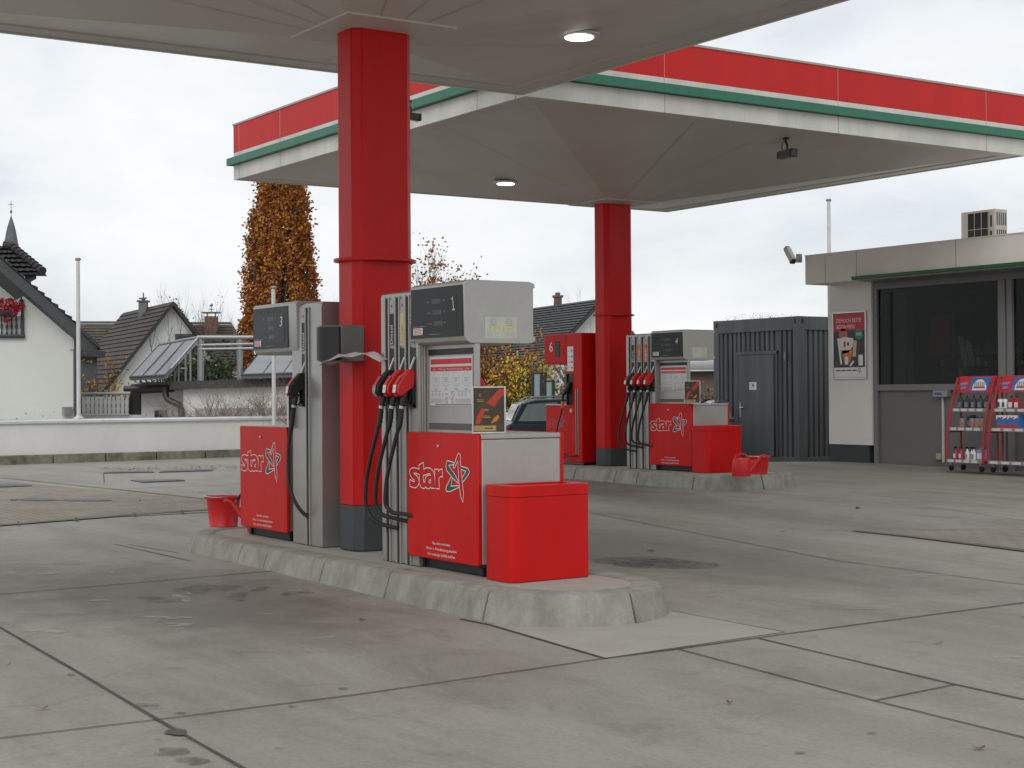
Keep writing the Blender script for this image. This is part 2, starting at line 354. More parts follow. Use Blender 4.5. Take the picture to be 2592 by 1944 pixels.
MIDSTAIN = mat('dry_stain', (.16, .145, .122), .95, spec=.05, var=.15)
WHITESTAIN = mat('white_scuff', (.52, .52, .50), .8, var=.2, scale=30)
OIL = mat('oil_patch', (.085, .078, .066), .6, var=.25, scale=8)
FARG = mat('far_ground', (.10, .10, .07), .95, var=.3, scale=.3)

g = MB()
xs = [-400, -120, -60] + [-44+i for i in range(0, 53)] + [30, 120, 400]
ys = [-400, -120, -30] + [-8+i for i in range(0, 44)] + [60, 120, 400]
idx = {}
for i, x in enumerate(xs):
    for j, y in enumerate(ys): idx[i, j] = len(g.v); g.v.append((x, y, G(x, y)))
for i in range(len(xs)-1):
    for j in range(len(ys)-1):
        g.f.append((idx[i, j], idx[i+1, j], idx[i+1, j+1], idx[i, j+1])); g.m.append(0)
def gp(px, py, e=.004):
    p = ong(px, py); return Vector((p.x, p.y, p.z+e))
def GZ(x, y, e): # height on the triangulated/bilinear grid is linear here
    return (x, y, G(x, y)+e)
def strip(pts, w, e=.005, m=1, w2=None):
    P = [ong(*p) for p in pts]; n = len(P)
    tot = sum((P[i+1]-P[i]).length for i in range(n-1)); run = 0
    Q = []
    for i in range(n-1):
        k = max(1, int((P[i+1]-P[i]).length/.5))
        Q += [P[i].lerp(P[i+1], t/k) for t in range(k)]
    Q.append(P[-1]); vs = []
    for i, q in enumerate(Q):
        t = (Q[min(i+1, len(Q)-1)]-Q[max(i-1, 0)]); t.z = 0; t.normalize(); nn = Vector((-t.y, t.x, 0))
        ww = (w if w2 is None else w+(w2-w)*i/(len(Q)-1))*random.uniform(.8, 1.2)
        for s_ in (1, -1):
            a = q+nn*ww/2*s_; vs.append(GZ(a.x, a.y, e))
    g.add(vs, [(2*i, 2*i+1, 2*i+3, 2*i+2) for i in range(len(Q)-1)], m)
def flat(pts, e, m):
    P = [ong(*p) for p in pts]; g.add([GZ(p.x, p.y, e) for p in P], [tuple(range(len(P)))], m)
# slabs and joints
flat([(1241, 1583), (1420, 1545), (1700, 1549), (1985, 1601), (1530, 1667)], .004, 2)
strip([(-60, 1877), (399, 1823), (900, 1760), (1530, 1668)], .013)
strip([(1530, 1668), (1692, 1647), (1988, 1606), (2700, 1512)], .018)
strip([(-40, 1566), (215, 1713), (399, 1823), (640, 1960)], .018)
strip([(0, 1505), (727, 1443)], .018); strip([(-20, 1505), (0, 1505)], .018)
strip([(1165, 1568), (1241, 1583), (1532, 1668)], .022)
strip([(1700, 1548), (1985, 1601)], .012)
strip([(1719, 1645), (2217, 1776), (2700, 1895)], .013)
strip([(1921, 1617), (2418, 1734), (2700, 1795)], .016)
strip([(2214, 1775), (2418, 1734)], .012)
strip([(1500, 1300), (2120, 1420), (2700, 1495)], .012)
strip([(1900, 1222), (2400, 1250)], .012); strip([(2060, 1258), (2400, 1290), (2700, 1335)], .010)
strip([(290, 1378), (480, 1420)], .014); strip([(320, 1378), (450, 1400)], .01)
# brick paving apron by the wall, with its flush gutter stones
flat([(-60, 1335), (-60, 1212), (150, 1232), (520, 1266), (620, 1290), (620, 1293), (250, 1312)], .006, 3)
strip([(-60, 1336), (0, 1331), (190, 1316), (350, 1303), (520, 1292), (640, 1286)], .16, .011, 4)
for px, py in ((45, 1327), (192, 1316), (340, 1305), (460, 1297)):
    strip([(px, py-4), (px+4, py+6)], .02, .015, 1)
strip([(0, 1210), (300, 1240), (560, 1268)], .04, .010, 4)
strip([(250, 1240), (420, 1234), (620, 1226)], .02, .006, 1)
strip([(262, 1200), (264, 1222)], .015, .006, 1)
# second paving apron on the right, sunken channel
flat([(2180, 1345), (2290, 1355), (2592, 1392), (2760, 1410), (2760, 1330), (2600, 1336)], .006, 3)
strip([(2160, 1345), (2290, 1358), (2592, 1396), (2760, 1414)], .09, .012, 4)
# stains
def blob(px, py, rx, ry, m, e=.0065, seed=0, n=30, jag=.18):
    c = ong(px, py); R_ = random.Random(seed+int(px*7+py)); ph = [R_.uniform(0, 6.28) for _ in range(5)]; pts = []
    a0 = (ong(px+rx, py)-c); b0 = (ong(px, py-ry)-c)
    for i in range(n):
        t = 2*PI*i/n; r = 1+jag*sum(math.sin((k+2)*t+ph[k])/(k+1) for k in range(5))
        p = c+a0*math.cos(t)*r+b0*math.sin(t)*r; pts.append(GZ(p.x, p.y, e))
    g.add(pts, [tuple(range(n))], m)
blob(446, 1856, 32, 7, 5, seed=3); blob(436, 1905, 50, 9, 6); blob(486, 1928, 50, 9, 6, seed=5); blob(372, 1787, 28, 5, 6, seed=1)
blob(470, 1872, 12, 2, 6); blob(868, 1745, 11, 2.6, 6); blob(400, 1874, 12, 2.5, 6); blob(455, 1807, 14, 2, 6)
for a in ((1647, 1395), (2207, 1858), (2025, 1908), (740, 1791), (705, 1898), (180, 1710)): blob(*a, 12, 2.6, 6)
blob(1625, 1423, 105, 15, 7, jag=.12); blob(1690, 1428, 130, 11, 7, .007, seed=9)
blob(462, 1515, 16, 9, 8, seed=2, jag=.5); blob(478, 1503, 10, 3, 8, jag=.5); 
for a in ((282, 1422, 9, 1.6), (103, 1436, 11, 1.8), (130, 1453, 16, 2), (284, 1452, 10, 1.8), (255, 1521, 18, 2.2), (425, 1565, 38, 4), (460, 1583, 40, 3.2), (395, 1572, 16, 2), (125, 1600, 45, 3), (668, 1556, 12, 2), (820, 1616, 22, 2), (1560, 1500, 30, 1.6), (1830, 1496, 34, 1.3), (2330, 1458, 60, 2), (2190, 1543, 28, 1.6), (1940, 1888, 18, 2), (1800, 1509, 26, 1.3), (2560, 1665, 26, 2)):
    blob(*a, 8, jag=.55, seed=int(a[0]))
for a in ((520, 1490, 60, 13), (600, 1510, 34, 8), (660, 1492, 20, 5), (735, 1503, 22, 5), (780, 1500, 16, 4), (400, 1518, 50, 7)): blob(*a, 7, .007, seed=4, jag=.35)
gr = g.build('ground', [GM, JOINT, PALESLAB, PAVER, GUTTER, DARKSTAIN, MIDSTAIN, OIL, WHITESTAIN], flat=True)
for m_ in (OIL, WHITESTAIN, MIDSTAIN):   # stains fade into the concrete: noise driven transparency
    nt = m_.node_tree; b = nt.nodes['Principled BSDF']; nz = nt.nodes.new('ShaderNodeTexNoise'); nz.inputs['Scale'].default_value = 9 if m_ is not WHITESTAIN else 16
    nz.inputs['Detail'].default_value = 8; nz.inputs['Roughness'].default_value = .75
    tc = nt.nodes.new('ShaderNodeTexCoord'); nt.links.new(tc.outputs['Object'], nz.inputs['Vector'])
    mr = nt.nodes.new('ShaderNodeMapRange'); nt.links.new(nz.outputs['Fac'], mr.inputs['Value']); mr.inputs['From Min'].default_value = .38; mr.inputs['From Max'].default_value = .66
    mr.inputs['To Max'].default_value = .60 if m_ is OIL else (.55 if m_ is WHITESTAIN else .85)
    nt.links.new(mr.outputs['Result'], b.inputs['Alpha'])
struct(gr)

# covers set in the ground
def cover_poly(pts, label, name='drain_cover', m=COVERB, rim=None):
    c = MB(); P = [ong(*p) for p in pts]; n = len(P)
    lo = [GZ(p.x, p.y, -.02) for p in P]; hi = [GZ(p.x, p.y, .016) for p in P]
    c.add(lo+hi, [tuple(range(n, 2*n))]+[(i, (i+1) % n, n+(i+1) % n, n+i) for i in range(n)], 0)
    k = sum(P, Vector())/n
    for a in (.86,):
        q = [GZ((p-k).x*a+k.x, (p-k).y*a+k.y, .019) for p in P]; c.add(q, [tuple(range(n))], 1)
    return tag(c.build(name, [m, rim or m], flat=True), label, 'cover', 'covers set in the ground')
cover_poly([(268, 1196), (385, 1193), (390, 1197), (262, 1199)], 'thin blue-grey cover lying against the kerb stones, left one of the two')
cover_poly([(410, 1192), (540, 1188), (537, 1193), (402, 1197)], 'thin blue-grey cover lying against the kerb stones, right one of the two')
cover_poly([(330, 1217), (460, 1215), (468, 1218), (362, 1223)], 'blue-grey rectangular cover in the concrete a little in front of the kerb stones')
cover_poly([(-30, 1229), (75, 1229), (82, 1232), (-30, 1237)], 'blue-grey rectangular cover cut by the left edge of the picture')
def ell(px, py, rx, ry, n=28): return [(px+rx*math.cos(2*PI*i/n), py-ry*math.sin(2*PI*i/n)) for i in range(n)]
cover_poly(ell(95, 1267, 55, 3.2), 'larger round manhole cover in the beige brick paving, left', 'manhole_cover', COVERG, COVERB)
cover_poly(ell(215, 1268, 68, 3.4), 'flatter round manhole cover in the beige brick paving, right', 'manhole_cover', COVERG, COVERB)
cover_poly(ell(35, 1267, 9, 1.5), 'small round cover beside the manholes in brick paving', 'manhole_cover', COVERB, COVERG)
def fallen(px, py, s, m, label, seed):
    p = ong(px, py); R_ = random.Random(seed); c = MB(); n = 9; pts = []
    for i in range(n):
        t = 2*PI*i/n; r = s*(1+.35*math.cos(2*t))*R_.uniform(.8, 1.1); pts.append((r*math.cos(t), r*.7*math.sin(t), .007+.006*math.cos(t*2)+R_.uniform(0, .003)))
    pts.append((0, 0, .004)); c.add(pts, [(i, (i+1) % n, n) for i in range(n)], 0)
    o = c.build('fallen_leaf', m, loc=(p.x, p.y, p.z+.004), flat=True); o.rotation_euler[2] = R_.uniform(0, 6); return tag(o, label, 'leaf', 'leaves fallen on the forecourt')
DL = mat('leaf_dead', (.15, .06, .03), .8); GL_ = mat('leaf_fresh', (.05, .16, .02), .6)
fallen(2171, 1287, .055, GL_, 'single fresh green leaf on the concrete before the shop', 1)
for i, (x, y, lb) in enumerate(((20, 1686, 'small brown leaf at the left edge on the near concrete'), (110, 1798, 'small brown leaf on the near left slab, close to the joint'), (918, 1572, 'small orange-brown leaf beside the near island kerb'), (355, 1270, 'dark brown leaf on the beige brick paving'), (1846, 1782, 'tiny dark leaf on the near slab right of centre'), (2478, 1898, 'red-brown leaf near the bottom right corner'), (2588, 1565, 'red-brown leaf at the right edge'), (1980, 1348, 'brown leaf in the lane before the far island'), (2376, 1630, 'tiny red-brown leaf on the right hand slab'), (326, 1250, 'small brown leaf on concrete above the paving'), (505, 1249, 'brown leaf on concrete left of the red bucket'))):
    fallen(x, y, .015+.008*(i % 3)*.5, DL, lb, i+5)

# ================================================================== PUMP ISLANDS
def island(x0, x1, y0, y1, zt, tilt, seed, label, n_left=None):
    """x0 far end, x1 near end; rounded ends, bevelled kerb stones, concrete infill"""
    R_ = random.Random(seed)
    isl = MB(); W = y1-y0; rr = .62; out = []
    def arc(cx, cy, a0, a1, k=7): return [(cx+rr*math.cos(a0+(a1-a0)*i/k), cy+rr*math.sin(a0+(a1-a0)*i/k)) for i in range(k+1)]
    path = arc(x1-rr, y0+rr, -PI/2, 0) + arc(x1-rr, y1-rr, 0, PI/2) + arc(x0+rr, y1-rr, PI/2, PI) + arc(x0+rr, y0+rr, PI, 1.5*PI)
    # resample the outline
    P = [Vector((*p, 0)) for p in path]; P.append(P[0]); seg = []
    tot = sum((P[i+1]-P[i]).length for i in range(len(P)-1))
    def pt(s_):
        s_ %= tot
        for i in range(len(P)-1):
            l = (P[i+1]-P[i]).length
            if s_ <= l:
                t = (P[i+1]-P[i]).normalized(); return P[i]+t*s_, Vector((t.y, -t.x, 0))
            s_ -= l
        return P[-1], Vector((0, -1, 0))
    def top(x, y): return zt+tilt*(x-x0)
    infill = [pt(tot*i/90) for i in range(90)]
    pts = [(p-nrm*.19) for p, nrm in infill]
    isl.add([(p.x, p.y, top(p.x, p.y)-.006) for p in pts], [tuple(range(90))], 0)
    body = isl.build('pump_island', [PALESLAB], flat=True); struct(body)
    s_ = .0; k = 0
    while s_ < tot-.05:
        ln = min(1.02 if R_.random() > .18 else .52, tot-s_)
        if tot-s_-ln < .45: ln = tot-s_
        a, b_ = s_+.008, s_+ln-.008
        m = 6; vs = []; prof = [(-.19, 0), (-.03, 0), (-.004, -.012), (.006, -.035), (.058, None)]
        dz = R_.uniform(-.003, .003)
        for i in range(m+1):
            p, nr = pt(a+(b_-a)*i/m)
            for o_, z_ in prof:
                q = p+nr*o_; vs.append((q.x, q.y, (top(q.x, q.y)+dz+z_) if z_ is not None else G(q.x, q.y)-.02))
            q = p-nr*.19; vs.append((q.x, q.y, G(q.x, q.y)-.02))
        c = len(prof)+1
        f = [(i*c+j, i*c+(j+1) % c, (i+1)*c+(j+1) % c, (i+1)*c+j) for i in range(m) for j in range(c)]
        f += [tuple(range(c)), tuple(range(m*c, m*c+c))[::-1]]
        ks = MB().add(vs, f, 0); ks.build('kerb_stone', KERB, body, bevel=.004, segs=1)
        s_ += ln; k += 1
    # dark bedding between the stones
    bed = MB(); q = [pt(tot*i/90) for i in range(90)]
    lo = [(p+n_*.045) for p, n_ in q]; hi = [(p-n_*.02) for p, n_ in q]
    bed.add([(p.x, p.y, G(p.x, p.y)-.02) for p in lo]+[(p.x, p.y, top(p.x, p.y)-.03) for p in hi], [(i, (i+1) % 90, 90+(i+1) % 90, 90+i) for i in range(90)], 0)
    bed.build('kerb_joint', JOINT, body, flat=True)
    return body
IZ1 = .18; IZ2 = .283
island(-13.85, -7.78, 5.38, 6.62, IZ1, 0.0, 2, '')
island(-21.9, -15.95, 14.0, 15.6, IZ2, 0.0, 5, '')

# ================================================================== CANOPIES
def canopy(x0, x1, y0, y1, zb, zc, cx, cy, zbase, label, lamps, ringz, basez):
    t = thing('canopy', label, 'canopy', (0, 0, 0), 0, 'mushroom canopies over the pump islands')
    fs = MB(); H = .90; rim = .16
    # corner panels: red, white line, protruding green ledge, white
    lay = [(0, .24, 2), (.36, .44, 2), (.44, H, 0)]
    for a, b, m in lay: fs.box(x0, x1, y0, y1, zb+a, zb+b-.0, m) if False else None
    def band(a, b, o, m, th=.05):
        X0, X1, Y0, Y1 = x0-o, x1+o, y0-o, y1+o
        fs.box(X0, X1, Y0, Y0+th+o, zb+a, zb+b, m); fs.box(X0, X1, Y1-th-o, Y1, zb+a, zb+b, m)
        fs.box(X0, X0+th+o, Y0+th+o, Y1-th-o, zb+a, zb+b, m); fs.box(X1-th-o, X1, Y0+th+o, Y1-th-o, zb+a, zb+b, m)
    band(0, .235, 0, 2); band(.36, .445, 0, 2); band(.445, H, 0, 0); band(.24, .355, .09, 1)
    band(H, H+.03, .012, 3, .06)
    n = 3
    for i in range(n):    # vertical panel seams
        yy = y0+(y1-y0)*(i+.5)/n+.6
        for X, s_ in ((x0, -1), (x1, 1)):
            fs.box(X-.003 if s_ < 0 else X, X if s_ < 0 else X+.003, yy, yy+.012, zb+.0, zb+.237, 3); fs.box(X-.003 if s_ < 0 else X, X if s_ < 0 else X+.003, yy, yy+.006, zb+.36, zb+H-.01, 3)
        xx = x0+(x1-x0)*(i+.45)/n+.5
        for Y, s_ in ((y0, -1), (y1, 1)):
            fs.box(xx, xx+.012, Y-.003 if s_ < 0 else Y, Y if s_ < 0 else Y+.003, zb, zb+.237, 3); fs.box(xx, xx+.012, Y-.003 if s_ < 0 else Y, Y if s_ < 0 else Y+.003, zb+.36, zb+H-.01, 3)
    for X, Y in ((x0+.22, y0), (x1-.22, y0)): fs.box(X, X+.012, Y-.003, Y, zb, zb+.237, 3); fs.box(X, X+.012, Y-.003, Y, zb+.36, zb+H-.01, 3)
    fs.build('fascia', [REDFAS, GREENM, WHITEPAINT, SEAM], t)
    so = MB(); i0, i1, j0, j1 = x0+.05, x1-.05, y0+.05, y1-.05
    r0, r1, q0, q1 = x0+.3, x1-.3, y0+.3, y1-.3
    # flat rim with a small lip, then the inverted pyramid down to the collar at the column
    c = .50
    zr = zb+.03
    def quadring(A, B, za, zb_):
        (a0, a1, b0, b1), (c0, c1, d0, d1) = A, B
        P = [(a0, b0, za), (a1, b0, za), (a1, b1, za), (a0, b1, za)]; Q = [(c0, d0, zb_), (c1, d0, zb_), (c1, d1, zb_), (c0, d1, zb_)]
        so.add(P+Q, [(i, (i+1) % 4, 4+(i+1) % 4, 4+i) for i in range(4)], 0)
    col = (cx-c, cx+c, cy-c, cy+c)
    quadring((i0, i1, j0, j1), (r0, r1, q0, q1), zb+.012, zb+.012)
    quadring((r0, r1, q0, q1), (r0+.02, r1-.02, q0+.02, q1-.02), zb+.012, zr)
    zc2 = zc+.05
    quadring((r0+.02, r1-.02, q0+.02, q1-.02), col, zr, zc2)
    quadring(col, (cx-c+.008, cx+c-.008, cy-c+.008, cy+c-.008), zc2, zc2-.013)
    quadring((cx-c+.008, cx+c-.008, cy-c+.008, cy+c-.008), (cx-.1, cx+.1, cy-.1, cy+.1), zc2-.013, zc2-.03)
    so.build('soffit', [SOFFIT], t, flat=True)
    # folded panel seams radiating from the column
    sm = MB()
    def soz(x, y):
        u = max(abs(x-cx), abs(y-cy)*1.0); 
        fx = (abs(x-cx)-c)/((r1-.02-cx if x > cx else cx-r0-.02)-c); fy = (abs(y-cy)-c)/((q1-.02-cy if y > cy else cy-q0-.02)-c)
        f_ = max(fx, fy); return zc2+(zr-zc2)*max(0, min(1, f_)) if f_ > 0 else zc2-.045
    def seam(xa, ya, xb, yb, w=.0035):
        a, b = Vector((xa, ya, 0)), Vector((xb, yb, 0)); tt = (b-a).normalized(); nn = Vector((-tt.y, tt.x, 0))*w; vs = []
        for k in range(9):
            p = a.lerp(b, k/8)
            for s_ in (1, -1): q = p+nn*s_; vs.append((q.x, q.y, soz(q.x, q.y)-.006))
        sm.add(vs, [(2*k, 2*k+1, 2*k+3, 2*k+2) for k in range(8)], 0)
    for k in (-.42, 0, .42):
        e_ = .55
        seam(cx+k*c, cy+c+.01, cx+k*(q1-cy)*.9, q1-.05); seam(cx+k*c, cy-c-.01, cx+k*(cy-q0)*.9, q0+.05)
        seam(cx+c+.01, cy+k*c, r1-.05, cy+k*(r1-cx)*.9); seam(cx-c-.01, cy+k*c, r0+.05, cy+k*(cx-r0)*.9)
    sm.build('soffit_seam', SEAM, t, flat=True)
    rf = MB(); rf.box(x0+.06, x1-.06, y0+.06, y1-.06, zb+.5, zb+.56); rf.build('roof', DGREY, t)
    # column: boxed steel section with broad chamfers
    wx, wy, ch = .18, .272, .065
    oc = [(cx-wx+ch, cy-wy), (cx+wx-ch, cy-wy), (cx+wx, cy-wy+ch), (cx+wx, cy+wy-ch), (cx+wx-ch, cy+wy), (cx-wx+ch, cy+wy), (cx-wx, cy+wy-ch), (cx-wx, cy-wy+ch)]
    cl = MB(); cl.prism(oc, 'z', basez, zc2-.02, 0); co_ = cl.build('column', [RED], t, bevel=.008)
    bs = MB(); k_ = 1.012; bs.prism([((x-cx)*k_+cx, (y-cy)*k_+cy) for x, y in oc], 'z', zbase, basez, 0); bs.build('column_foot', DGREY, t, bevel=.008)
    rg = MB(); nn = 28
    rg.prism([(cx+(wx+.075)*math.cos(2*PI*i/nn)*1.12, cy+(wy+.06)*math.sin(2*PI*i/nn)*1.05) for i in range(nn)], 'z', ringz, ringz+.022, 0)
    rg.build('column_flange', RED, t)
    for (lpx, lpy) in lamps:
        z = 4.7
        for _i in range(25): q_ = onz(lpx, lpy, z); z = .5*z+.5*soz(q_.x, q_.y)
        lx, ly = q_.x, q_.y; z -= .012; lm = MB(); lm.lathe([(.15, .012), (.19, .0), (.19, -.018), (.14, -.026)], (lx, ly, z), 28, 0)
        o = lm.build('ceiling_lamp', [LAMPRIM], t); e_ = MB(); e_.lathe([(.135, 0), (.125, -.012), (.01, -.018)], (lx, ly, z-.024), 24, 0); e_.build('lamp_lens', LAMP, o)
    return t, soz
c1 = canopy(-15.5, -6.9, 1.9, 10.45, 4.99, 4.33, -11.2, 6.1, .178, 'near canopy overhead, its underside filling the top left on a red column between two pumps', [(1466, 84)], 2.50, .54)
c2 = canopy(-24.15, -15.5, 10.5, 19.75, 4.99, 4.33, -19.5, 14.85, .28, 'farther canopy with red, white and green fascia on the red column by pump 4', [(1280, 459)], 2.62, .55)
# ================================================================== FUEL PUMPS
def add_logo(mb, place, m_w, m_g, w=.0062):
    for k in ('F1', 'F2', 'F3'): mb.add([place(u, v) for u, v in LOGO[k]], [tuple(range(len(LOGO[k])))], m_g)
    pl2 = lambda u, v: Vector(place(u, v))+Vector((0, -.0012, 0))
    for k in ('STA', 'S1', 'TA', 'AC', 'R', 'G1', 'G2', 'G3', 'PEN'): mb.ribbon(LOGO[k], w, pl2, m_w)
def make_pump(loc, label, number, sx=1, hcol=(-1.41, -.86), head=(-.93, -.19), slots=((-1.327, 'D'), (-1.17, 'Y'), (-1.02, 'G')), logo=True, W=.97, hooks='DRR', extra_sticker=True, board=True, rz=0, mirror_of=None):
    """u runs along the pump with the cabinet's free end at u=0, hose column at negative u; sx=-1 turns it round"""
    t = thing('fuel_pump', label, 'fuel pump', loc, rz, 'fuel pumps on the two islands')
    D = .65
    X = lambda u: u*sx
    def bx(mb, u0, u1, *a, m=0): mb.box(min(X(u0), X(u1)), max(X(u0), X(u1)), *a, m); return mb
    ctr = lambda a, b: (X(a)+X(b))/2
    # cabinet
    cb = MB(); bx(cb, -W+.035, -.0, .0, D, .085, .935); bx(cb, -W+.03, .002, -.004, D+.004, .938, .972)
    cb.build('cabinet', PGREY2, t, bevel=.006)
    pl = MB(); bx(pl, -W+.10, -.03, .05, D-.05, 0, .084); bx(pl, -W+.08, -W+.13, .03, .09, 0, .06); bx(pl, -.09, -.045, .03, .09, 0, .06); pl.build('plinth', BLACK, t, bevel=.004)
    for y0_, y1_, nm in ((-.034, -.001, 1), (D+.001, D+.034, 0)):
        pn = MB(); a, b = sorted((X(-W), X(-.0)))
        pn.prism([(a+.004, .10), (a+.03, .075), (b-.012, .075), (b, .087), (b, .963), (b-.01, .975), (a+.01, .975), (a, .963)], 'y', y0_, y1_, 0)
        o = pn.build('cabinet_door', RED, t, bevel=.007)
        if nm:
            dz = MB(); pp = py_(-.0362); off = 0 if sx == 1 else (W+.0)
            if logo: lg = MB(); add_logo(lg, lambda u, v: (u+off, -.0362, v), 0, 1); lg.build('logo', [WHITE, GREEN], o, flat=True)
            cx_ = ctr(-W, 0)
            for tx, zz, ww in (('Rauchen verboten', .183, .24), ('Motor u. Fremdheizung abstellen', .143, .41), ('Nur zulässige Gefäße befüllen', .103, .37)):
                dz = MB(); dz.text(tx, cx_, zz, .020, pp, 0, width=ww); dz.build('notice_text', [WHITE], o, flat=True)
            lk = MB(); lk.lathe([(.012, 0), (.012, .006), (.004, .008)], (0, 0, 0), 12, 0); k_ = lk.build('door_lock', ALU, o, loc=(cx_-.03, -.036, .88)); k_.rotation_euler[0] = PI/2
    # hose column with rounded shoulders
    a, b = sorted((X(hcol[0]), X(hcol[1]+.0)))
    hc = MB(); Dh = .47; H = 2.01
    hc.prism([(-.0, 0), (Dh, 0), (Dh, H-.03), (Dh-.03, H), (.03, H), (.008, H-.012), (0, H-.035)], 'x', a, b, 0)
    hc.build('hose_column', PGREY, t, bevel=.004)
    # ridge strips and grooves on the front and back
    tr = MB(); rd = MB()
    for (u, c) in slots:
        for ys in ((-.003, .001), (Dh-.001, Dh+.003)):
            u0, u1 = sorted((X(u), X(u+.046))); tr.box(u0, u1, ys[0], ys[1], .0, 1.965, 0)
            for e in (u-.012, u+.046): p0, p1 = sorted((X(e), X(e+.012))); rd.box(p0, p1, ys[0]-.010 if ys[0] < .1 else ys[0]+.002, ys[1]-.002 if ys[0] < .1 else ys[1]+.010, 0, 1.975, 0)
    tr.build('hose_groove', SLOT, t); rd.build('groove_rail', PGREY2, t, bevel=.002)
    # narrow profiles between the column and the info board
    pf = MB(); e0 = hcol[1]+.0
    for i, (w_, yy) in enumerate(((.008, .008), (.005, .030), (.007, .050))):
        p0, p1 = sorted((X(e0), X(e0+w_))); pf.box(p0, p1, yy, yy+.014, .975, 1.605, 0)
    pf.build('side_profile', PGREY2, t, bevel=.003)
    for i, (u, c) in enumerate(slots):
        lu0, lu1 = sorted((X(u+.061), X(u+.061+.068)))
        plt = MB(); plt.box(lu0, lu1, -.006, 0, 1.60, 1.95, 0)
        plt.disc((lu0+lu1)/2, 1.905, .012, py_(-.0068), 6, 14)
        mm = {'D': 1, 'Y': 2, 'G': 3, 'O': 4}[c]; fm = {'D': 5, 'Y': 7, 'G': 5, 'O': 5}[c]
        plt.box(lu0+.004, lu1-.004, -.008, -.0062, 1.612, 1.85, mm)
        q = py_(-.0092); cx_ = (lu0+lu1)/2
        if c == 'G':
            w2 = (lu1-lu0)/2-.010
            plt.ribbon([(cx_-w2, 1.62), (cx_+w2, 1.62), (cx_+w2, 1.842), (cx_-w2, 1.842)], .003, q, 5)
        txt = {'D': 'Diesel', 'Y': 'Super', 'G': 'Super E10', 'O': 'Super'}[c]
        plt.text(txt, cx_+.018, 1.622 if c != 'G' else 1.632, .042, q, fm, width={'D': .14, 'Y': .15, 'G': .20, 'O': .17}[c], align='L', rot=PI/2)
        plt.build('grade_label', [PGREY, INK, PALEYEL, GREEN, ORANGE, WHITE, REDINK, GOLD], t, flat=True)
        for side in (0, 1):
            S = (lambda y: y) if side == 0 else (lambda y: Dh-y)
            bo = MB(); y0_, y1_ = sorted((S(-.004), S(.001))); bo.box(lu0-.004, lu1+.004, y0_, y1_, 1.155, 1.59, 0)
            for xx in (lu0-.004, lu1-.002): yy = sorted((S(-.03), S(-.004))); bo.box(xx, xx+.006, yy[0], yy[1], 1.155, 1.30, 0)
            yy = sorted((S(-.035), S(-.004))); bo.box(lu0-.004, lu1+.004, yy[0], yy[1], 1.15, 1.175, 0)
            bo.build('nozzle_holder', BLACK, t)
            P3 = lambda x, y, z: (x, S(y), z)
            x0 = cx_
            hcode = hooks[i]
            if hcode == '-' : continue
            cov = MB(); prof = [(.005, 1.425), (-.045, 1.432), (-.10, 1.38), (-.148, 1.315), (-.155, 1.262), (-.128, 1.232), (-.095, 1.24), (-.05, 1.275), (-.01, 1.29), (.0, 1.33)]
            cov.prism([(S(y), z) for y, z in prof], 'x', x0-.030, x0+.030, 0)
            nz = cov.build('nozzle', {'D': RUBBER, 'R': RED2, 'B': RUBBER, 'K': GREEN}[hcode], t, bevel=.012, segs=3)
            bd = MB(); pr_ = [(-.102, 1.385), (-.150, 1.318), (-.158, 1.262), (-.135, 1.232)]
            for k in range(3):
                (ya, za), (yb, zb_) = pr_[k], pr_[k+1]; e = .006
                bd.add([P3(x0-.022, ya-e, za), P3(x0+.022, ya-e, za), P3(x0+.022, yb-e, zb_), P3(x0-.022, yb-e, zb_)], [(0, 1, 2, 3)], (0 if (k == 0) else (1 if k == 1 and hcode != 'D' else 2)) if hcode != 'D' else (0, 3, 3)[k])
            bd.text('Diesel' if hcode == 'D' else 'SUPER', 0, 0, .009, lambda u, w: P3(x0+u, -.1645, 1.287+w), 3 if hcode != 'D' else 1, width=.034)
            bd.build('nozzle_badge', [REDINK, WHITE, RED2, GREYINK], nz, flat=True)
            sp = MB(); sp.tube([P3(x0, -.03, 1.41), P3(x0+.012, -.025, 1.45), P3(x0+.035, -.006, 1.52)], .010, 8); sp.build('spout', ALU, nz)
            hd = MB(); hd.tube([P3(x0-.0, -.07, 1.26), P3(x0-.004, -.085, 1.20), P3(x0-.008, -.09, 1.165)], [.024, .022, .020], 10)
            hd.tube([P3(x0, -.02, 1.27), P3(x0, -.03, 1.20), P3(x0, -.06, 1.165), P3(x0-.004, -.085, 1.17)], .006, 6)
            hd.build('handle', RUBBER, nz)
            cl = MB(); cl.tube([P3(x0-.008, -.09, 1.165), P3(x0-.012, -.092, 1.145)], .021, 10)
            if hcode == 'D': cl.tube([P3(x0-.012, -.092, 1.14), P3(x0-.016, -.094, 1.115)], .017, 10)
            cl.build('swivel', ALU, nz)
            hz = {0: .0, 1: .06, 2: .10, 3: .08}[i]
            ho = MB(); k = -1 if sx == 1 or side == 1 else 1
            if sx == -1: k = -1
            dr = 1.0
            pts = [(x0-.012, -.094, 1.14), (x0-.022, -.10, 1.05), (x0-.05, -.115, .95), (x0-.12, -.13, .76), (x0-.172, -.135, .60), (x0-.19, -.135, .46), (x0-.175, -.12, .37+hz*.4), (x0-.125, -.10, .31+hz*.7), (x0-.04, -.06, .275+hz), (x0+.075, -.004, .255+hz)]
            if sx == -1: pts = [(x0-.012, -.094, 1.14), (x0-.03, -.10, 1.02), (x0-.055, -.12, .85), (x0-.05, -.13, .65), (x0-.03, -.13, .50), (x0+.02, -.10, .36), (x0+.06, -.05, .27), (x0+.085, -.01, .24)]
            # smooth the hose with Catmull-Rom
            PP = [Vector(P3(*p)) for p in pts]; out = []
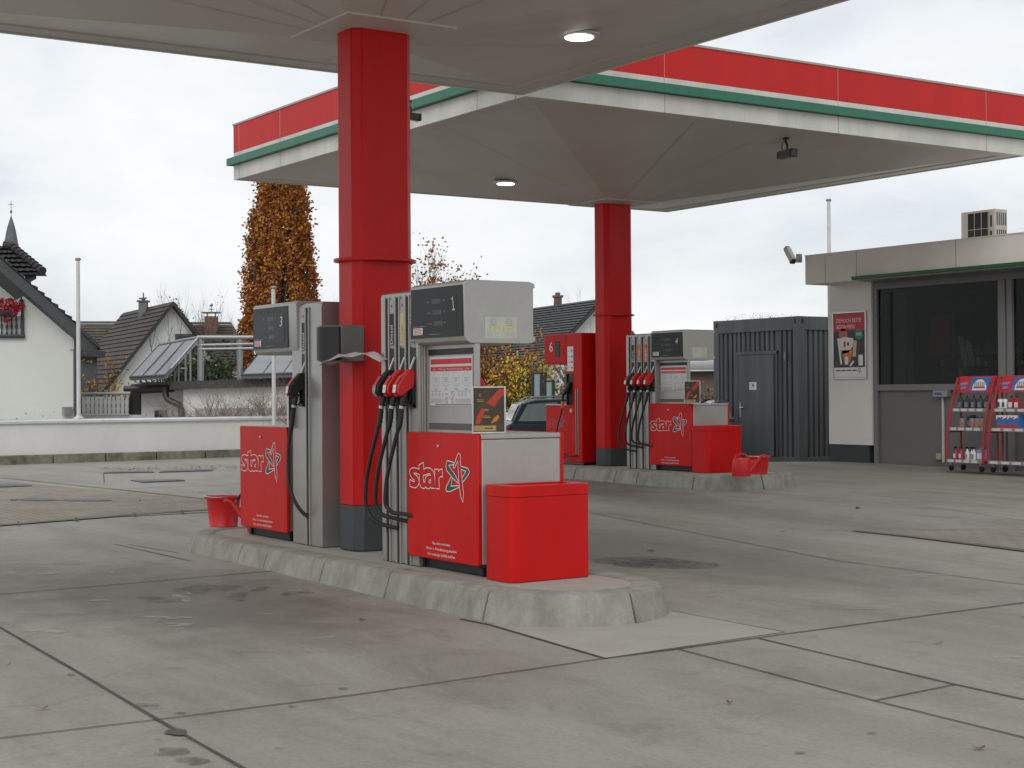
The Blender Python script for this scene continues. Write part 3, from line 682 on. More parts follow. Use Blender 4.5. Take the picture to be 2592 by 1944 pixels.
            for q_ in range(len(PP)-1):
                p0, p1, p2, p3 = PP[max(q_-1, 0)], PP[q_], PP[q_+1], PP[min(q_+2, len(PP)-1)]
                for s_ in range(6):
                    tt = s_/6; out.append(.5*((2*p1)+(p2-p0)*tt+(2*p0-5*p1+4*p2-p3)*tt*tt+(3*p1-p0-3*p2+p3)*tt**3))
            out.append(PP[-1]); nn = len(out)
            ho.tube(out, [(.021 if (j % 2 == 0) else .0185) if j < 10 else .0150 for j in range(nn)], 10)
            ho.build('hose', RUBBER, t, smooth=50)
    # display head
    a, b = sorted((X(head[0]), X(head[1]))); z0, z1 = 1.60, 2.04; y0_, y1_ = -.02, D-.07
    hd = MB(); r = .05
    hp = [(y0_+.006, z0+.05), (y0_+.02, z0+.018), (y0_+.06, z0), (y1_-.05, z0), (y1_-.01, z0+.012), (y1_, z0+.035), (y1_, z0+.05), (y1_-.018, z0+.055), (y1_-.018, z1-.045), (y1_, z1-.04), (y1_-.01, z1-.012), (y1_-.05, z1), (y0_+.04, z1), (y0_+.008, z1-.012), (y0_, z1-.03)]
    hd.prism(hp, 'x', a, b, 0)
    ho_ = hd.build('display_head', PGREY2, t, bevel=.005)
    # side info sticker
    e = b+.0015
    stk = MB(); pp = lambda u, v: (e, u, v); pp2 = lambda u, v: (e+.0012, u, v)
    if sx == 1 and extra_sticker:
        stk.rect(.15, .42, z0+.035, z0+.185, pp, 0)
        for q in range(6): stk.disc(.20+q*.036, z0+.112, .011, pp2, 1, 12)
        for q in (.205, .34):
            stk.ribbon([(q, z0+.13), (q+.03, z0+.13), (q+.03, z0+.178), (q, z0+.178)], .0016, pp2, 2)
            for zz in (.142, .155, .167): stk.ribbon([(q-.02, z0+zz), (q+.045, z0+zz)], .0014, pp2, 2, closed=False)
            stk.ribbon([(q-.025, z0+.127), (q+.055, z0+.127)], .0014, pp2, 2, closed=False)
        for q in range(6): stk.ribbon([(.2+q*.036, z0+.10), (.2+q*.036, z0+.075)], .0014, pp2, 2, closed=False); 
        for q in (.19, .25, .33, .385): stk.ring(q, z0+.06, .014, .0014, pp2, 2, 14)
        stk.build('info_sticker', [STICK, YEL, GREYINK], ho_, flat=True)
    ea, eb = a+.018 if sx == 1 else a+.012, b-.012 if sx == 1 else b-.15
    for side in (0, 1):
        S = (lambda y: y) if side == 0 else (lambda y: y1_-.016+y0_-y)
        sc = MB(); yy = sorted((S(y0_-.004), S(y0_+.008))); sc.box(ea, eb, yy[0], yy[1], z0+.05, z1-.035, 0)
        w_ = eb-ea; q = lambda u, v, k=0: (ea+u*w_, S(y0_-.0052-k*.0012), z0+.05+v*(z1-.035-z0-.05))
        if side == 0:
            sc.rect(.04, .90, .16, .84, q, 1)
            q1 = lambda u, v: q(u, v, 1); q2 = lambda u, v: q(u, v, 2); q3 = lambda u, v: (ea+u, S(y0_-.0082), v)
            for k, (y_, tx, ty) in enumerate(((.72, 'Betrag', 'EUR'), (.50, 'Abgabe', 'Liter'), (.28, 'Preis', 'EUR/L'))):
                sc.rect(.42+k*.02, .60+k*.02, y_-.05, y_+.05, q1, 2)
                zz = z0+.05+y_*(z1-.085-z0); sc.text(tx, w_*(.35+k*.02), zz-.005, .012, q3, 3, width=.050); sc.text(ty, w_*(.66+k*.01), zz-.003, .012, q3, 3, width=.036)
            if number == '1':
                for pts in (((-.016, .072), (.0, .088), (.012, .0)), ((-.004, .0), (.030, .002))): sc.ribbon([(w_*.83+a_, z0+.235+b_) for a_, b_ in pts], .008, q3, 4, closed=False)
            else: sc.text(number, w_*.82, z0+.235, .088, q3, 4, width=.052, shear=.12)
            sc.disc(.45, .91, .018, q1, 5, 12); sc.add([q(.05, .07, 1), q(.24, .07, 1), q(.24, .21, 1), q(.05, .21, 1)], [(0, 1, 2, 3)], 4)
            for k in range(4): sc.rect(.065, .225-.02*(k % 2), .085+.032*k, .10+.032*k, q2, 6)
            sc.rect(.36, .58, .060, .069, q1, 3); sc.rect(.04, .30, .235, .242, q1, 3)
        sc.build('display_screen', [SCREEN, SCREEN2, LCD, GREYINK, WHITE, BLACK, REDINK], ho_, flat=True)
    # info board between cabinet and head
    if not board: return t
    a, b = sorted((X(hcol[1]+.006), X(head[1]-.0))); yb = .08
    ib = MB(); ib.box(a, b, yb, yb+.03, .974, 1.598, 0)
    for u0, u1, v0, v1 in ((a, a+.018, .974, 1.598), (b-.018, b, .974, 1.598), (a+.018, b-.018, .974, .992), (a+.018, b-.018, 1.572, 1.598)): ib.box(u0, u1, yb-.010, yb, v0, v1, 1)
    ib.box(a+.02, b-.02, yb-.003, yb, 1.528, 1.570, 2); ib.box(a+.02, b-.02, yb-.004, yb, .994, 1.040, 3)
    iob = ib.build('info_board', [PGREY2, PGREY2, BLACK, mat_reuse('vent_grey', (.11, .11, .10))], t)
    if sx == 1:
        po = MB(); q = py_(yb-.0055); q1 = py_(yb-.0068); q2 = py_(yb-.0080); w_ = b-a; u = lambda k: a+k*w_
        po.rect(u(.06), u(.94), 1.165, 1.515, q, 0)
        po.rect(u(.08), u(.92), 1.462, 1.500, q1, 1); po.rect(u(.08), u(.92), 1.412, 1.444, q1, 1)
        po.text('Achtung  Videoüberwachung', u(.5), 1.421, .015, q2, 0, width=w_*.50)
        po.text('star', u(.46), 1.473, .016, q2, 3, width=w_*.09)
        for s_ in (.12, .80): po.rect(u(s_), u(s_+.08), 1.422, 1.424, q2, 0); po.ring(u(s_+.04), 1.431, .006, .0015, q2, 0, 8)
        for k in range(4):
            c_ = u(.19+.207*k); po.ring(c_, 1.352, .050*w_/.67, .0018, q1, 2, 22)
            for j in range(3): po.rect(c_-.030+.004*j, c_+.030-.004*j, 1.362-.012*j, 1.366-.012*j, q1, 2)
            po.ring(c_, 1.322, .006, .0016, q1, 2, 3)
            for j in range(2): po.rect(c_-.024+.003*j, c_+.024-.003*j, 1.285-.008*j, 1.288-.008*j, q1, 2)
        for k in range(4): po.ribbon([(u(.12+.07*k)-.012, 1.245), (u(.12+.07*k), 1.257), (u(.12+.07*k)+.012, 1.245), (u(.12+.07*k), 1.233)], .0022, q1, 1)
        for k in range(3): po.ribbon([(u(.66+.07*k)-.012, 1.245), (u(.66+.07*k), 1.257), (u(.66+.07*k)+.012, 1.245), (u(.66+.07*k), 1.233)], .0022, q1, 1)
        for c_, z_ in ((.54, 1.250), (.41, 1.203), (.54, 1.203)): po.ring(u(c_), z_, .020, .0035, q1, 1, 18); po.ribbon([(u(c_)-.012, z_+.012), (u(c_)+.012, z_-.012)], .003, q1, 1, closed=False)
        po.rect(u(.38), u(.44), 1.246, 1.252, q1, 2); po.ring(u(.475), 1.222, .007, .003, q1, 5, 3)
        for j in range(5): po.rect(u(.08), u(.35), 1.212-.007*j, 1.2145-.007*j, q1, 2); po.rect(u(.60), u(.90), 1.212-.007*j, 1.2145-.007*j, q1, 2)
        po.rect(u(.08), u(.30), 1.268, 1.271, q1, 2); po.rect(u(.62), u(.90), 1.268, 1.271, q1, 2)
        po.rect(u(.17), u(.92), 1.171, 1.176, q1, 4)
        po.build('notice_sheet', [CREAM, REDINK, GREYINK, RED2, INK, YEL], iob, flat=True)
    return t
_mr = {}
def mat_reuse(n, c):
    if n not in _mr: _mr[n] = mat(n, c)
    return _mr[n]
make_pump((-8.97, 5.70, IZ1), 'nearest grey and red fuel pump, number 1, with three hoses', '1')
make_pump((-13.07, 5.76, IZ1), 'grey and red fuel pump number 3 left of the near red column, one diesel hose', '3', sx=-1, hcol=(-1.57, -1.02), head=(-1.14, -.27), slots=((-1.347, 'D'),), hooks='B', board=False)
make_pump((-17.13, 14.46, IZ2), 'distant grey and red fuel pump number 4 on the far island, four hoses', '4', hcol=(-1.55, -.86), head=(-.93, -.19), slots=((-1.474, 'D'), (-1.325, 'O'), (-1.166, 'O'), (-1.008, 'G')), hooks='KRRR')

# red LPG pump number 6 on the far island
def lpg_pump():
    x0, y0 = -20.84, 14.46
    t = thing('fuel_pump', 'tall all-red fuel pump number 6 with a single black hose, left of the far column', 'fuel pump', (x0, y0, IZ2), 0, 'fuel pumps on the two islands')
    W = 1.02; Hh = 2.08; s1 = .60   # s1: where the tall body begins
    b = MB(); b.box(s1, W, 0, .62, .04, Hh); b.build('pump_body', RED, t, bevel=.012)
    b = MB(); b.box(0, s1-.002, .0, .55, 1.60, Hh-.002); hd = b.build('display_head', RED, t, bevel=.012)
    b = MB(); b.box(.0, s1-.002, .02, .56, .10, .93); b.box(.0, s1-.004, .01, .57, .932, .955, 1); b.build('cabinet', [RED, PGREY2], t, bevel=.006)
    b = MB(); b.box(.03, W-.03, .04, .58, 0, .10)
    for i in range(40): b.box(.05+i*.024, .058+i*.024, .034, .04, .01, .095, 1)
    b.build('plinth', [BLACK, PGREY], t)
    q = py_(-.002); q1 = py_(-.0035)
    d = MB(); d.text('6', .19, 1.80, .17, q, 0, width=.095); d.box(.31, .43, -.006, 0, 1.72, 1.965, 1)
    for k in range(4): d.rect(.33, .415, 1.745+.055*k, 1.775+.055*k, py_(-.0075), 2)
    d.box(.53, .545, -.004, 0, 1.74, 1.86, 1); d.disc(.36, 1.70, .02, q, 3, 12)
    d.build('display_screen', [WHITE, BLACK, GREEN, BLUEINK], hd, flat=True)
    d = MB(); d.rect(.64, .80, 1.48, 1.87, q, 0)
    for k in range(4): d.rect(.655, .72, 1.53+.09*k, 1.535+.09*k, q1, 1); d.rect(.745, .785, 1.52+.09*k, 1.545+.09*k, q1, 2 if k > 2 else 3)
    d2 = MB(); d2.disc(.72, .855, .032, q, 0, 16); d2.ring(.72, .855, .02, .005, q1, 1, 10); d2.build('round_label', [WHITE, INK], t, flat=True)
    d.build('info_label', [WHITE, INK, REDINK, BLUEINK], t, flat=True)
    d = MB(); d.box(.645, .79, -.006, .002, .95, 1.44); d.box(.64, .655, -.03, -.006, .95, 1.44); d.build('nozzle_holder', CAMBLK, t)
    d = MB(); d.tube([(.73, -.02, 1.30), (.68, -.05, 1.18), (.63, -.09, 1.10)], [.03, .035, .025], 10); d.tube([(.63, -.09, 1.12), (.62, -.09, .95)], .022, 8); nz = d.build('nozzle', RUBBER, t)
    d = MB(); d.tube([(.72, -.02, 1.25), (.66, -.06, 1.16)], .022, 8); d.build('nozzle_coupling', ALU, nz)
    d = MB(); d.tube([(.622, -.09, 1.0), (.62, -.09, .90)], .026, 8); d.build('nozzle_grip', ORANGE, nz)
    pts = [(.62, -.09, .92), (.58, -.11, .75), (.52, -.12, .60), (.50, -.12, .45), (.54, -.12, .30), (.62, -.11, .20), (.74, -.09, .145), (.86, -.06, .14), (.91, -.02, .15)]
    PP = [Vector(p) for p in pts]; out = []
    for i in range(len(PP)-1):
        p0, p1, p2, p3 = PP[max(i-1, 0)], PP[i], PP[i+1], PP[min(i+2, len(PP)-1)]
        for s_ in range(5): tt = s_/5; out.append(.5*((2*p1)+(p2-p0)*tt+(2*p0-5*p1+4*p2-p3)*tt*tt+(3*p1-p0-3*p2+p3)*tt**3))
    out.append(PP[-1]); d = MB(); d.tube(out, .013, 8); d.build('hose', RUBBER, t)
    d = MB(); d.box(.87, .91, -.004, .002, .14, 1.20); d.build('hose_groove', BLACK, t)
    d = MB(); d.box(.862, .870, -.008, .001, .14, 1.20); d.box(.912, .92, -.008, .001, .14, 1.20); d.build('groove_rail', ALU, t)
    # faded logo on the cabinet
    d = MB(); mw = mat('faded_logo', (.50, .22, .30), .5); mg = mat('faded_logo_blue', (.16, .08, .22), .5)
    k = .56/.97
    add_logo(d, lambda u, v: (.60+u*k*1.02, .0185, .62+(v-.62)*.72), 0, 1, .006); d.build('logo', [mw, mg], t, flat=True)
    d = MB(); d.box(W, W+.07, .36, .56, 1.35, 1.55); d.build('side_box', PGREY, t, bevel=.01)
lpg_pump()

# ================================================================== THINGS ON THE ISLANDS
def waste_bin(loc, label, sx=.33, sy=.66, h=.635):
    t = thing('waste_bin', label, 'bin', loc, 0, 'red waste bins at the pump ends'); r = .05
    def rr(x0, x1, y0, y1, r, n=5):
        o = []
        for cx, cy, a in ((x1-r, y0+r, -PI/2), (x1-r, y1-r, 0), (x0+r, y1-r, PI/2), (x0+r, y0+r, PI)):
            o += [(cx+r*math.cos(a+PI/2*i/n), cy+r*math.sin(a+PI/2*i/n)) for i in range(n+1)]
        return o
    b = MB(); b.prism(rr(0, sx, 0, sy, r), 'z', 0, h-.075, 0); b.build('bin_body', RED, t)
    l = MB(); A = rr(-.004, sx+.004, -.004, sy+.004, r+.004); n = len(A)
    I = rr(.06, sx-.06, .10, sy-.10, .04); zt = h
    vs = [(x, y, h-.072) for x, y in A]+[(x, y, zt-.006) for x, y in A]+[((x-sx/2)*.97+sx/2, (y-sy/2)*.985+sy/2, zt) for x, y in A]+[(x, y, zt+.001) for x, y in I]+[(x, y, zt-.12) for x, y in I]
    l.add(vs, [(k*n+i, k*n+(i+1) % n, (k+1)*n+(i+1) % n, (k+1)*n+i) for k in range(4) for i in range(n)]); l.build('bin_lid', RED, t)
    return t
waste_bin((-8.93, 5.685, IZ1), 'red metal waste bin at the right end of the nearest pump')
waste_bin((-17.10, 14.38, IZ2), 'red metal waste bin at the right end of distant pump 4, behind the watering can', .36, .66, .66)

def picture_stand(loc, rz, label, full=True):
    t = thing('picture_stand', label, 'sign', loc, rz, 'framed adverts standing on the pumps')
    w, h = .235, .325
    f = MB()
    for a in ((0, .012, 0, h), (w-.012, w, 0, h), (.012, w-.012, 0, .012), (.012, w-.012, h-.012, h)): f.box(a[0], a[1], 0, .02, a[2], a[3])
    f.box(-.003, w+.003, -.02, .05, -.0, .008); f.build('frame', ALU, t, bevel=.002)
    p = MB(); p.box(.012, w-.012, .006, .016, .012, h-.012, 0)
    _s = .235/.30; q = lambda u, v: ((u-.02)*_s+.014 if u < .41 else w-.014, .0045, v); q1 = lambda u, v: (u, .003, v)
    p.rect(.02, w-.02, .018, .055, q, 1)
    p.text('Probefahren', w/2, .031, .012, q1, 4, width=.12) if False else p.rect(w*.38, w*.62, .033, .040, q1, 4)
    p.add([q(.13, .21), q(.20, .18), q(.25, .24), q(.33, .305), q(.24, .305), q(.19, .26)], [(0, 1, 2, 3, 4, 5)], 2)
    p.add([q(.035, .065), q(.07, .065), q(.12, .16), q(.09, .175), q(.05, .12)], [(0, 1, 2, 3, 4)], 2)
    p.add([q(.17, .07), q(.22, .085), q(.245, .115), q(.23, .13), q(.195, .105)], [(0, 1, 2, 3, 4)], 3)
    p.ring(.075, .265, .009, .004, q, 1, 10)
    for a, b_, c_ in ((.045, .11, .23), (.05, .105, .22), (.09, .15, .165), (.09, .15, .155), (.10, .16, .118), (.11, .17, .108)): p.rect(a, b_, c_, c_+.004, q, 1)
    p.rect(.19, .195, .12, .30, q, 1) if False else None
    p.build('advert', [PBROWN, GOLD, PRED, PORANGE, INK], t, flat=True); return t
_RS = math.atan2(HR.y, HR.x)
picture_stand(V(-.278, 10.75, IZ1+.975), _RS, 'silver-framed dark advert with red streaks standing on top of the nearest pump')
picture_stand(V(2.44, 22.2, IZ2+.975), _RS-.1, 'silver-framed dark advert with red streaks standing on top of distant pump 4')
picture_stand(V(-1.885, 13.18, IZ1+.975), _RS+math.radians(74), 'framed advert seen edge-on behind the hose of pump 3')

def bucket(loc, label, r=.165, h=.29, wiper=True):
    t = thing('bucket', label, 'bucket', loc, 0, 'red buckets')
    b = MB(); b.lathe([(r*.80, 0), (r*.82, .008), (r*.80, .014), (r*.96, h-.03), (r*.97, h-.028), (r*1.08, h-.022), (r*1.09, h-.004), (r*1.06, h), (r*.97, h-.004), (r*.79, .02)], (0, 0, 0), 32); b.build('bucket_body', RED2, t)
    hn = MB(); hn.tube([(-r*1.05, 0, h-.01)]+[(-r*1.05*math.cos(PI*i/12), -r*1.06*math.sin(PI*i/12)-.004, h+.003+.004*math.sin(PI*i/6)) for i in range(1, 12)]+[(r*1.05, 0, h-.01)], .004, 6); hn.build('bucket_handle', ALU, t)
    wt = MB(); wt.lathe([(r*.9, 0), (r*.9, .002)], (0, 0, h*.7), 24); wt.build('water', SCREEN2, t)
    return t
bucket((*ong(557, 1330).xy, IZ1), 'red bucket on the far end of the near island, left of pump 3')
_b = onz(541, 1334, IZ1); bpy.data.objects['bucket'].location = (_b.x, _b.y+.1, IZ1)
_b = onz(1902, 1201, IZ2); bk2 = bucket((_b.x, _b.y+.12, IZ2), 'red bucket behind the watering can at the near end of the far island', r=.16, h=.25)
def watering_can(loc, rz, label):
    t = thing('watering_can', label, 'watering can', loc, rz, 'red watering cans')
    b = MB(); b.lathe([(.125, 0), (.13, .01), (.125, .16), (.115, .22), (.095, .245)], (0, 0, 0), 28, sy=.72); b.build('can_body', RED2, t)
    s = MB(); s.tube([(.09, 0, .04), (.15, 0, .11), (.22, 0, .20), (.28, 0, .27), (.315, 0, .285), (.34, 0, .272)], [.045, .034, .022, .016, .014, .015], 12)
    s.extr([(.10, -.006, .22), (.12, -.006, .13), (.20, -.006, .19), (.225, -.006, .225)], (0, .012, 0)); s.build('spout', RED2, t)
    h = MB(); h.tube([(-.10, 0, .20), (-.075, 0, .27), (.0, 0, .305), (.07, 0, .28), (.105, 0, .225)], [.016, .015, .014, .015, .018], 10); h.build('handle', RED2, t)
    return t
_b = onz(1868, 1206, IZ2); watering_can((_b.x, _b.y+.06, IZ2), math.radians(62), 'faded red watering can beside the bin at the near end of the far island')
watering_can((-13.22, 6.0, IZ1), _RS+PI, 'red watering can mostly hidden behind pump 3, its spout over the bucket')
def squeegee(loc, rot, label):
    t = thing('squeegee', label, 'squeegee', loc, 0, 'window squeegees'); t.rotation_euler = rot
    h = MB(); h.tube([(0, 0, 0), (0, 0, .30)], .007, 8); h.tube([(0, 0, .19), (0, 0, .34)], .013, 8, 1); h.build('handle', [ALU, RUBBER], t)
    b = MB(); b.box(-.10, .10, -.012, .012, -.02, .008); b.build('blade', RUBBER, t); return t
_l = bpy.data.objects['bucket'].location
squeegee((_l.x+.05, _l.y+.02, IZ1+.15), (math.radians(-10), math.radians(52), 0), 'black-handled squeegee leaning out of the near island bucket')
squeegee((bk2.location.x-.08, bk2.location.y, IZ2+.08), (0, math.radians(-42), math.radians(-20)), 'black squeegee handle sticking up behind the far watering can')

# paper towel dispenser on the near column
t = thing('towel_dispenser', 'dark paper towel dispenser fixed to the near red column with a towel blowing out', 'towel dispenser', (-11.205, 5.85, 0))
d = MB(); d.prism([(-.20, 1.69), (-.20, 1.955), (-.185, 1.975), (-.02, 1.975), (0, 1.975), (0, 1.69)], 'x', -.10, .185, 0)
ds = []
for i in range(9):
    a_ = -1+2*i/8; ds.append((.105+.17*a_*.9, -.30+.10*a_*a_))
body = MB(); body.prism([(-.065, 0.0), (.275, 0.0), (.275, -.20)]+[(x, y) for x, y in ds[::-1]]+[(-.065, -.20)], 'z', 1.69, 1.975, 0)
body.build('dispenser_case', [mat('dispenser_grey', (.14, .135, .12), .45)], t, bevel=.006)
cv = MB(); n = 12; vs = []
for i in range(n+1):
    a_ = -1+2*i/n; x = .105+.162*a_; y = -.315+.095*a_**2
    vs += [(x, y, 1.70), (x, y, 1.962)]
for i in range(n+1):
    a_ = -1+2*i/n; x = .105+.162*a_; y = -.300+.095*a_**2
    vs += [(x, y, 1.70), (x, y, 1.962)]
f = [(2*i, 2*i+2, 2*i+3, 2*i+1) for i in range(n)]; k = 2*(n+1); f += [(k+2*i, k+2*i+1, k+2*i+3, k+2*i+2) for i in range(n)]
f += [(2*i, k+2*i, k+2*i+2, 2*i+2) for i in range(n)]+[(2*i+1, 2*i+3, k+2*i+3, k+2*i+1) for i in range(n)]+[(0, 1, k+1, k), (2*n, k+2*n, k+2*n+1, 2*n+1)]
cv.add(vs, f); cv.build('dispenser_cover', BLACK, t)
tw = MB(); n = 16; vs = []
for i in range(n+1):
    s_ = i/n; x = .06+.88*s_; z = 1.685+.085*math.sin(s_*PI*.85)+.012*math.sin(s_*9)-.03*s_*s_; y = -.24+.07*s_
    for j in range(5):
        w_ = (j/4-.5)*(.10+.03*math.sin(s_*7)); vs.append((x, y+w_, z-abs(w_)*.55+.008*math.sin(s_*20+j*2)))
tw.add(vs, [(i*5+j, i*5+j+1, (i+1)*5+j+1, (i+1)*5+j) for i in range(n) for j in range(4)]); o = tw.build('paper_towel', TISSUE, t)
so = o.modifiers.new('s', 'SOLIDIFY'); so.thickness = .004

# ------------------------------------------------------------------ cameras
def cctv(loc, rz, label, hang=True, col=CAMGREY, tilt=0, scale=1):
    t = thing('security_camera', label, 'security camera', loc, rz); t.scale = (scale,)*3
    b = MB(); b.box(-.17, .13, -.055, .055, -.06, .045); o = b.build('camera_housing', col, t, bevel=.012); o.rotation_euler[1] = tilt
    l = MB(); l.box(.13, .17, -.06, .06, -.065, .05); l.build('lens_hood', CAMBLK, o, bevel=.01); l = MB(); l.box(-.19, -.17, -.05, .05, -.055, .04); l.build('rear_cap', CAMBLK, o, bevel=.01)
    m = MB()
    if hang: m.tube([(0, 0, .05), (0, 0, .12), (-.03, 0, .17), (-.03, 0, .22)], .014, 8); m.lathe([(.045, .2), (.045, .235)], (-.03, 0, 0), 14); m.tube([(-.10, 0, .03), (-.14, .0, .11), (-.08, 0, .19), (-.04, 0, .15)], .006, 6)
    else: m.tube([(0, 0, -.06), (.02, 0, -.10), (.20, 0, -.10)], .018, 8); m.box(.19, .27, -.04, .04, -.16, .0)
    m.build('bracket', CAMBLK if hang else STEELG, t); return t
cc = onx(2018, 357, -15.85)
cctv((cc.x-.2, cc.y, c2[1](cc.x-.2, cc.y)-.225), math.radians(-8), 'grey security camera hanging under the farther canopy near its right fascia')
cc = onx(1046, 262, -10.95); cctv((at(1040, 262, 13.2).x, at(1040, 262, 13.2).y, cc.z-.0), math.radians(100), 'black security camera on the shaded side of the near red column', True, CAMBLK, 0, .55)
# ================================================================== SHOP BUILDING
SY = 20.6; SB = .14
def shop():
    t = thing('shop_building', 'flat-roofed station shop with large dark window and green edge strip', 'building', (0, 0, 0))
    xl = -20.59; xr = -8.0
    w = MB(); w.box(xl, -19.54, SY, SY+.25, .452, 3.38); w.box(xl, xl+.25, SY+.25, SY+7, SB-.3, 3.38); w.box(xl+.25, xr, SY+6.8, SY+7, SB-.3, 3.38); w.box(xr-.2, xr, SY+.2, SY+6.8, SB-.3, 3.38); w.build('wall', STATW, t)
    p = MB(); p.box(xl-.006, -19.62, SY+.015, SY+.25, SB-.3, .451); p.build('plinth', PLINTH, t)
    # fascia with shallow panel joints
    f = MB(); y0 = 19.9; x0 = -20.45; z0, z1 = 3.33, 3.84
    f.box(x0, xr+.5, y0, y0+.05, z0, z1); f.box(x0, x0+.05, y0+.05, SY+7.3, z0, z1); f.box(x0+.05, xr+.5, y0+.05, SY+7.2, z0+.02, z0+.05); f.box(x0+.05, xr+.45, y0+.05, SY+7.2, z1-.1, z1-.05)
    for x in (-19.96, -19.21, -17.03, -14.7): f.box(x, x+.010, y0-.002, y0+.001, z0, z1, 1)
    f.box(x0-.01, xr+.5, y0-.012, y0+.06, z1, z1+.015, 0); f.build('fascia', [STATF, mat_reuse('joint_fascia', (.27, .25, .22))], t)
    g_ = MB(); g_.box(-19.26, xr+.5, y0-.07, y0-.001, z0+.005, z0+.065); g_.build('green_strip', mat('green_strip', (.008, .10, .032), .4), t, bevel=.008)
    g_ = MB(); g_.box(-19.22, xr+.5, y0+.06, SY+.0, z0-.015, z0+.018); g_.build('eaves_board', STATG2, t)
    # framing of the front
    fr = MB(); Y = SY+.04
    fr.box(-19.535, -19.44, Y, Y+.10, SB-.2, 3.33); fr.box(-19.44, xr, Y, Y+.10, 3.205, 3.33)
    fr.box(-19.44, -16.81, Y, Y+.10, 1.415, 1.525); fr.box(-16.80, -16.66, Y-.01, Y+.11, SB-.2, 3.205); fr.box(-16.62, -16.52, Y-.01, Y+.11, SB-.2, 3.205); fr.box(-16.66, -16.62, Y+.02, Y+.09, SB-.2, 3.205)
    fr.box(-16.52, xr, Y, Y+.10, 1.43, 1.53)
    fr.box(-13.9, -13.75, Y-.01, Y+.11, 1.53, 3.205)
    fr.build('window_frame', STATG2, t, bevel=.006)
    pn = MB(); pn.box(-19.438, -16.805, Y+.05, Y+.10, SB-.2, 1.41); pn.box(-16.52, xr, Y+.05, Y+.10, SB-.2, 1.42); pn.build('lower_panel', STATG, t)
    gl = MB(); gl.box(-19.44, -16.80, Y+.045, Y+.055, 1.525, 3.205); gl.build('window_pane', GLASSW, t, flat=True)
    gl = MB(); gl.box(-16.52, -13.9, Y+.045, Y+.055, 1.53, 3.205); gl.box(-13.75, xr, Y+.045, Y+.055, 1.53, 3.205); gl.build('window_pane', GLASSW, t, flat=True)
    it = MB(); IN = mat('shop_inside', (.05, .045, .04), .8, var=.3, scale=1)
    it.box(xl+.3, xr-.3, SY+3.6, SY+3.7, 0, 3.3, 0); it.box(xl+.3, xr-.3, SY+.2, SY+3.6, 3.21, 3.3, 0); it.box(xl+.3, xr-.3, SY+.2, SY+3.6, 0, .3, 0); it.box(xl+.26, xl+.32, SY+.2, SY+3.6, 0, 3.3, 0); it.box(-19.5, -19.2, SY+.5, SY+.7, .3, 3.2, 1)
    it.box(-19.25, -18.8, SY+1.2, SY+1.25, 2.05, 2.75, 2); it.box(-18.75, -18.72, SY+1.2, SY+1.22, 2.0, 2.8, 1)
    it.build('interior', [IN, mat_reuse('inner_post', (.14, .16, .14)), mat_reuse('inner_red', (.30, .02, .02))], t)
    sh = MB(); R_ = random.Random(3); cols = [0, 1, 2, 3, 4]
    for k in range(7):
        z = .75+.22*k; sh.box(-19.2, -14.2, SY+1.3, SY+1.6, z-.02, z, 0); x = -19.15
        while x < -14.3:
            w_ = R_.uniform(.05, .13); h = R_.uniform(.06, .17)
            if R_.random() > .1: sh.box(x, x+w_*.85, SY+1.35, SY+1.5, z, z+h, R_.choice(cols[1:]))
            x += w_
    sh.build('shop_shelf', [mat_reuse('shelf_grey', (.12, .12, .11)), mat_reuse('goods_red', (.32, .03, .03)), mat_reuse('goods_white', (.4, .4, .38)), mat_reuse('goods_blue', (.05, .08, .2)), mat_reuse('goods_brown', (.16, .10, .05))], t, flat=True)
    lm = MB(); lm.box(-16.95, -14.2, SY+1.6, SY+1.75, 2.53, 2.60, 0); lm.box(-16.85, -14.3, SY+1.62, SY+1.73, 2.515, 2.53, 1); lm.build('tube_lamp', [WHITEPL, emis('tube_light', (1, .95, .5), 2.2)], t)
    pd = MB(); pd.tube([(-17.95, SY+.5, .4), (-17.95, SY+.5, 1.8)], .05, 8, 0); pd.extr([(-18.02, SY+.5, 2.35), (-17.93, SY+.5, 2.33), (-17.80, SY+.5, 1.86), (-17.88, SY+.5, 1.75), (-17.96, SY+.5, 1.95)], (0, .03, 0), 0)
    pd.extr([(-17.88, SY+.52, 2.28), (-17.78, SY+.52, 2.22), (-17.68, SY+.52, 1.86), (-17.74, SY+.52, 1.80), (-17.80, SY+.52, 1.88)], (0, .03, 0), 0)
    pd.build('counter_screen', mat_reuse('inner_post2', (.17, .20, .18)), t)
    return t
GLASSW = bpy.data.materials.new('shop_glass'); GLASSW.use_nodes = True
nt = GLASSW.node_tree; [nt.nodes.remove(x) for x in list(nt.nodes) if x.type == 'BSDF_PRINCIPLED']
tr_ = nt.nodes.new('ShaderNodeBsdfTransparent'); tr_.inputs[0].default_value = (.62, .66, .64, 1); gl_ = nt.nodes.new('ShaderNodeBsdfGlossy'); gl_.inputs['Roughness'].default_value = .02; gl_.inputs[0].default_value = (.8, .8, .8, 1)
mx_ = nt.nodes.new('ShaderNodeMixShader'); fr_ = nt.nodes.new('ShaderNodeFresnel'); fr_.inputs[0].default_value = 1.22
nt.links.new(fr_.outputs[0], mx_.inputs[0]); nt.links.new(tr_.outputs[0], mx_.inputs[1]); nt.links.new(gl_.outputs[0], mx_.inputs[2]); nt.links.new(mx_.outputs[0], nt.nodes['Material Output'].inputs[0])
shop()

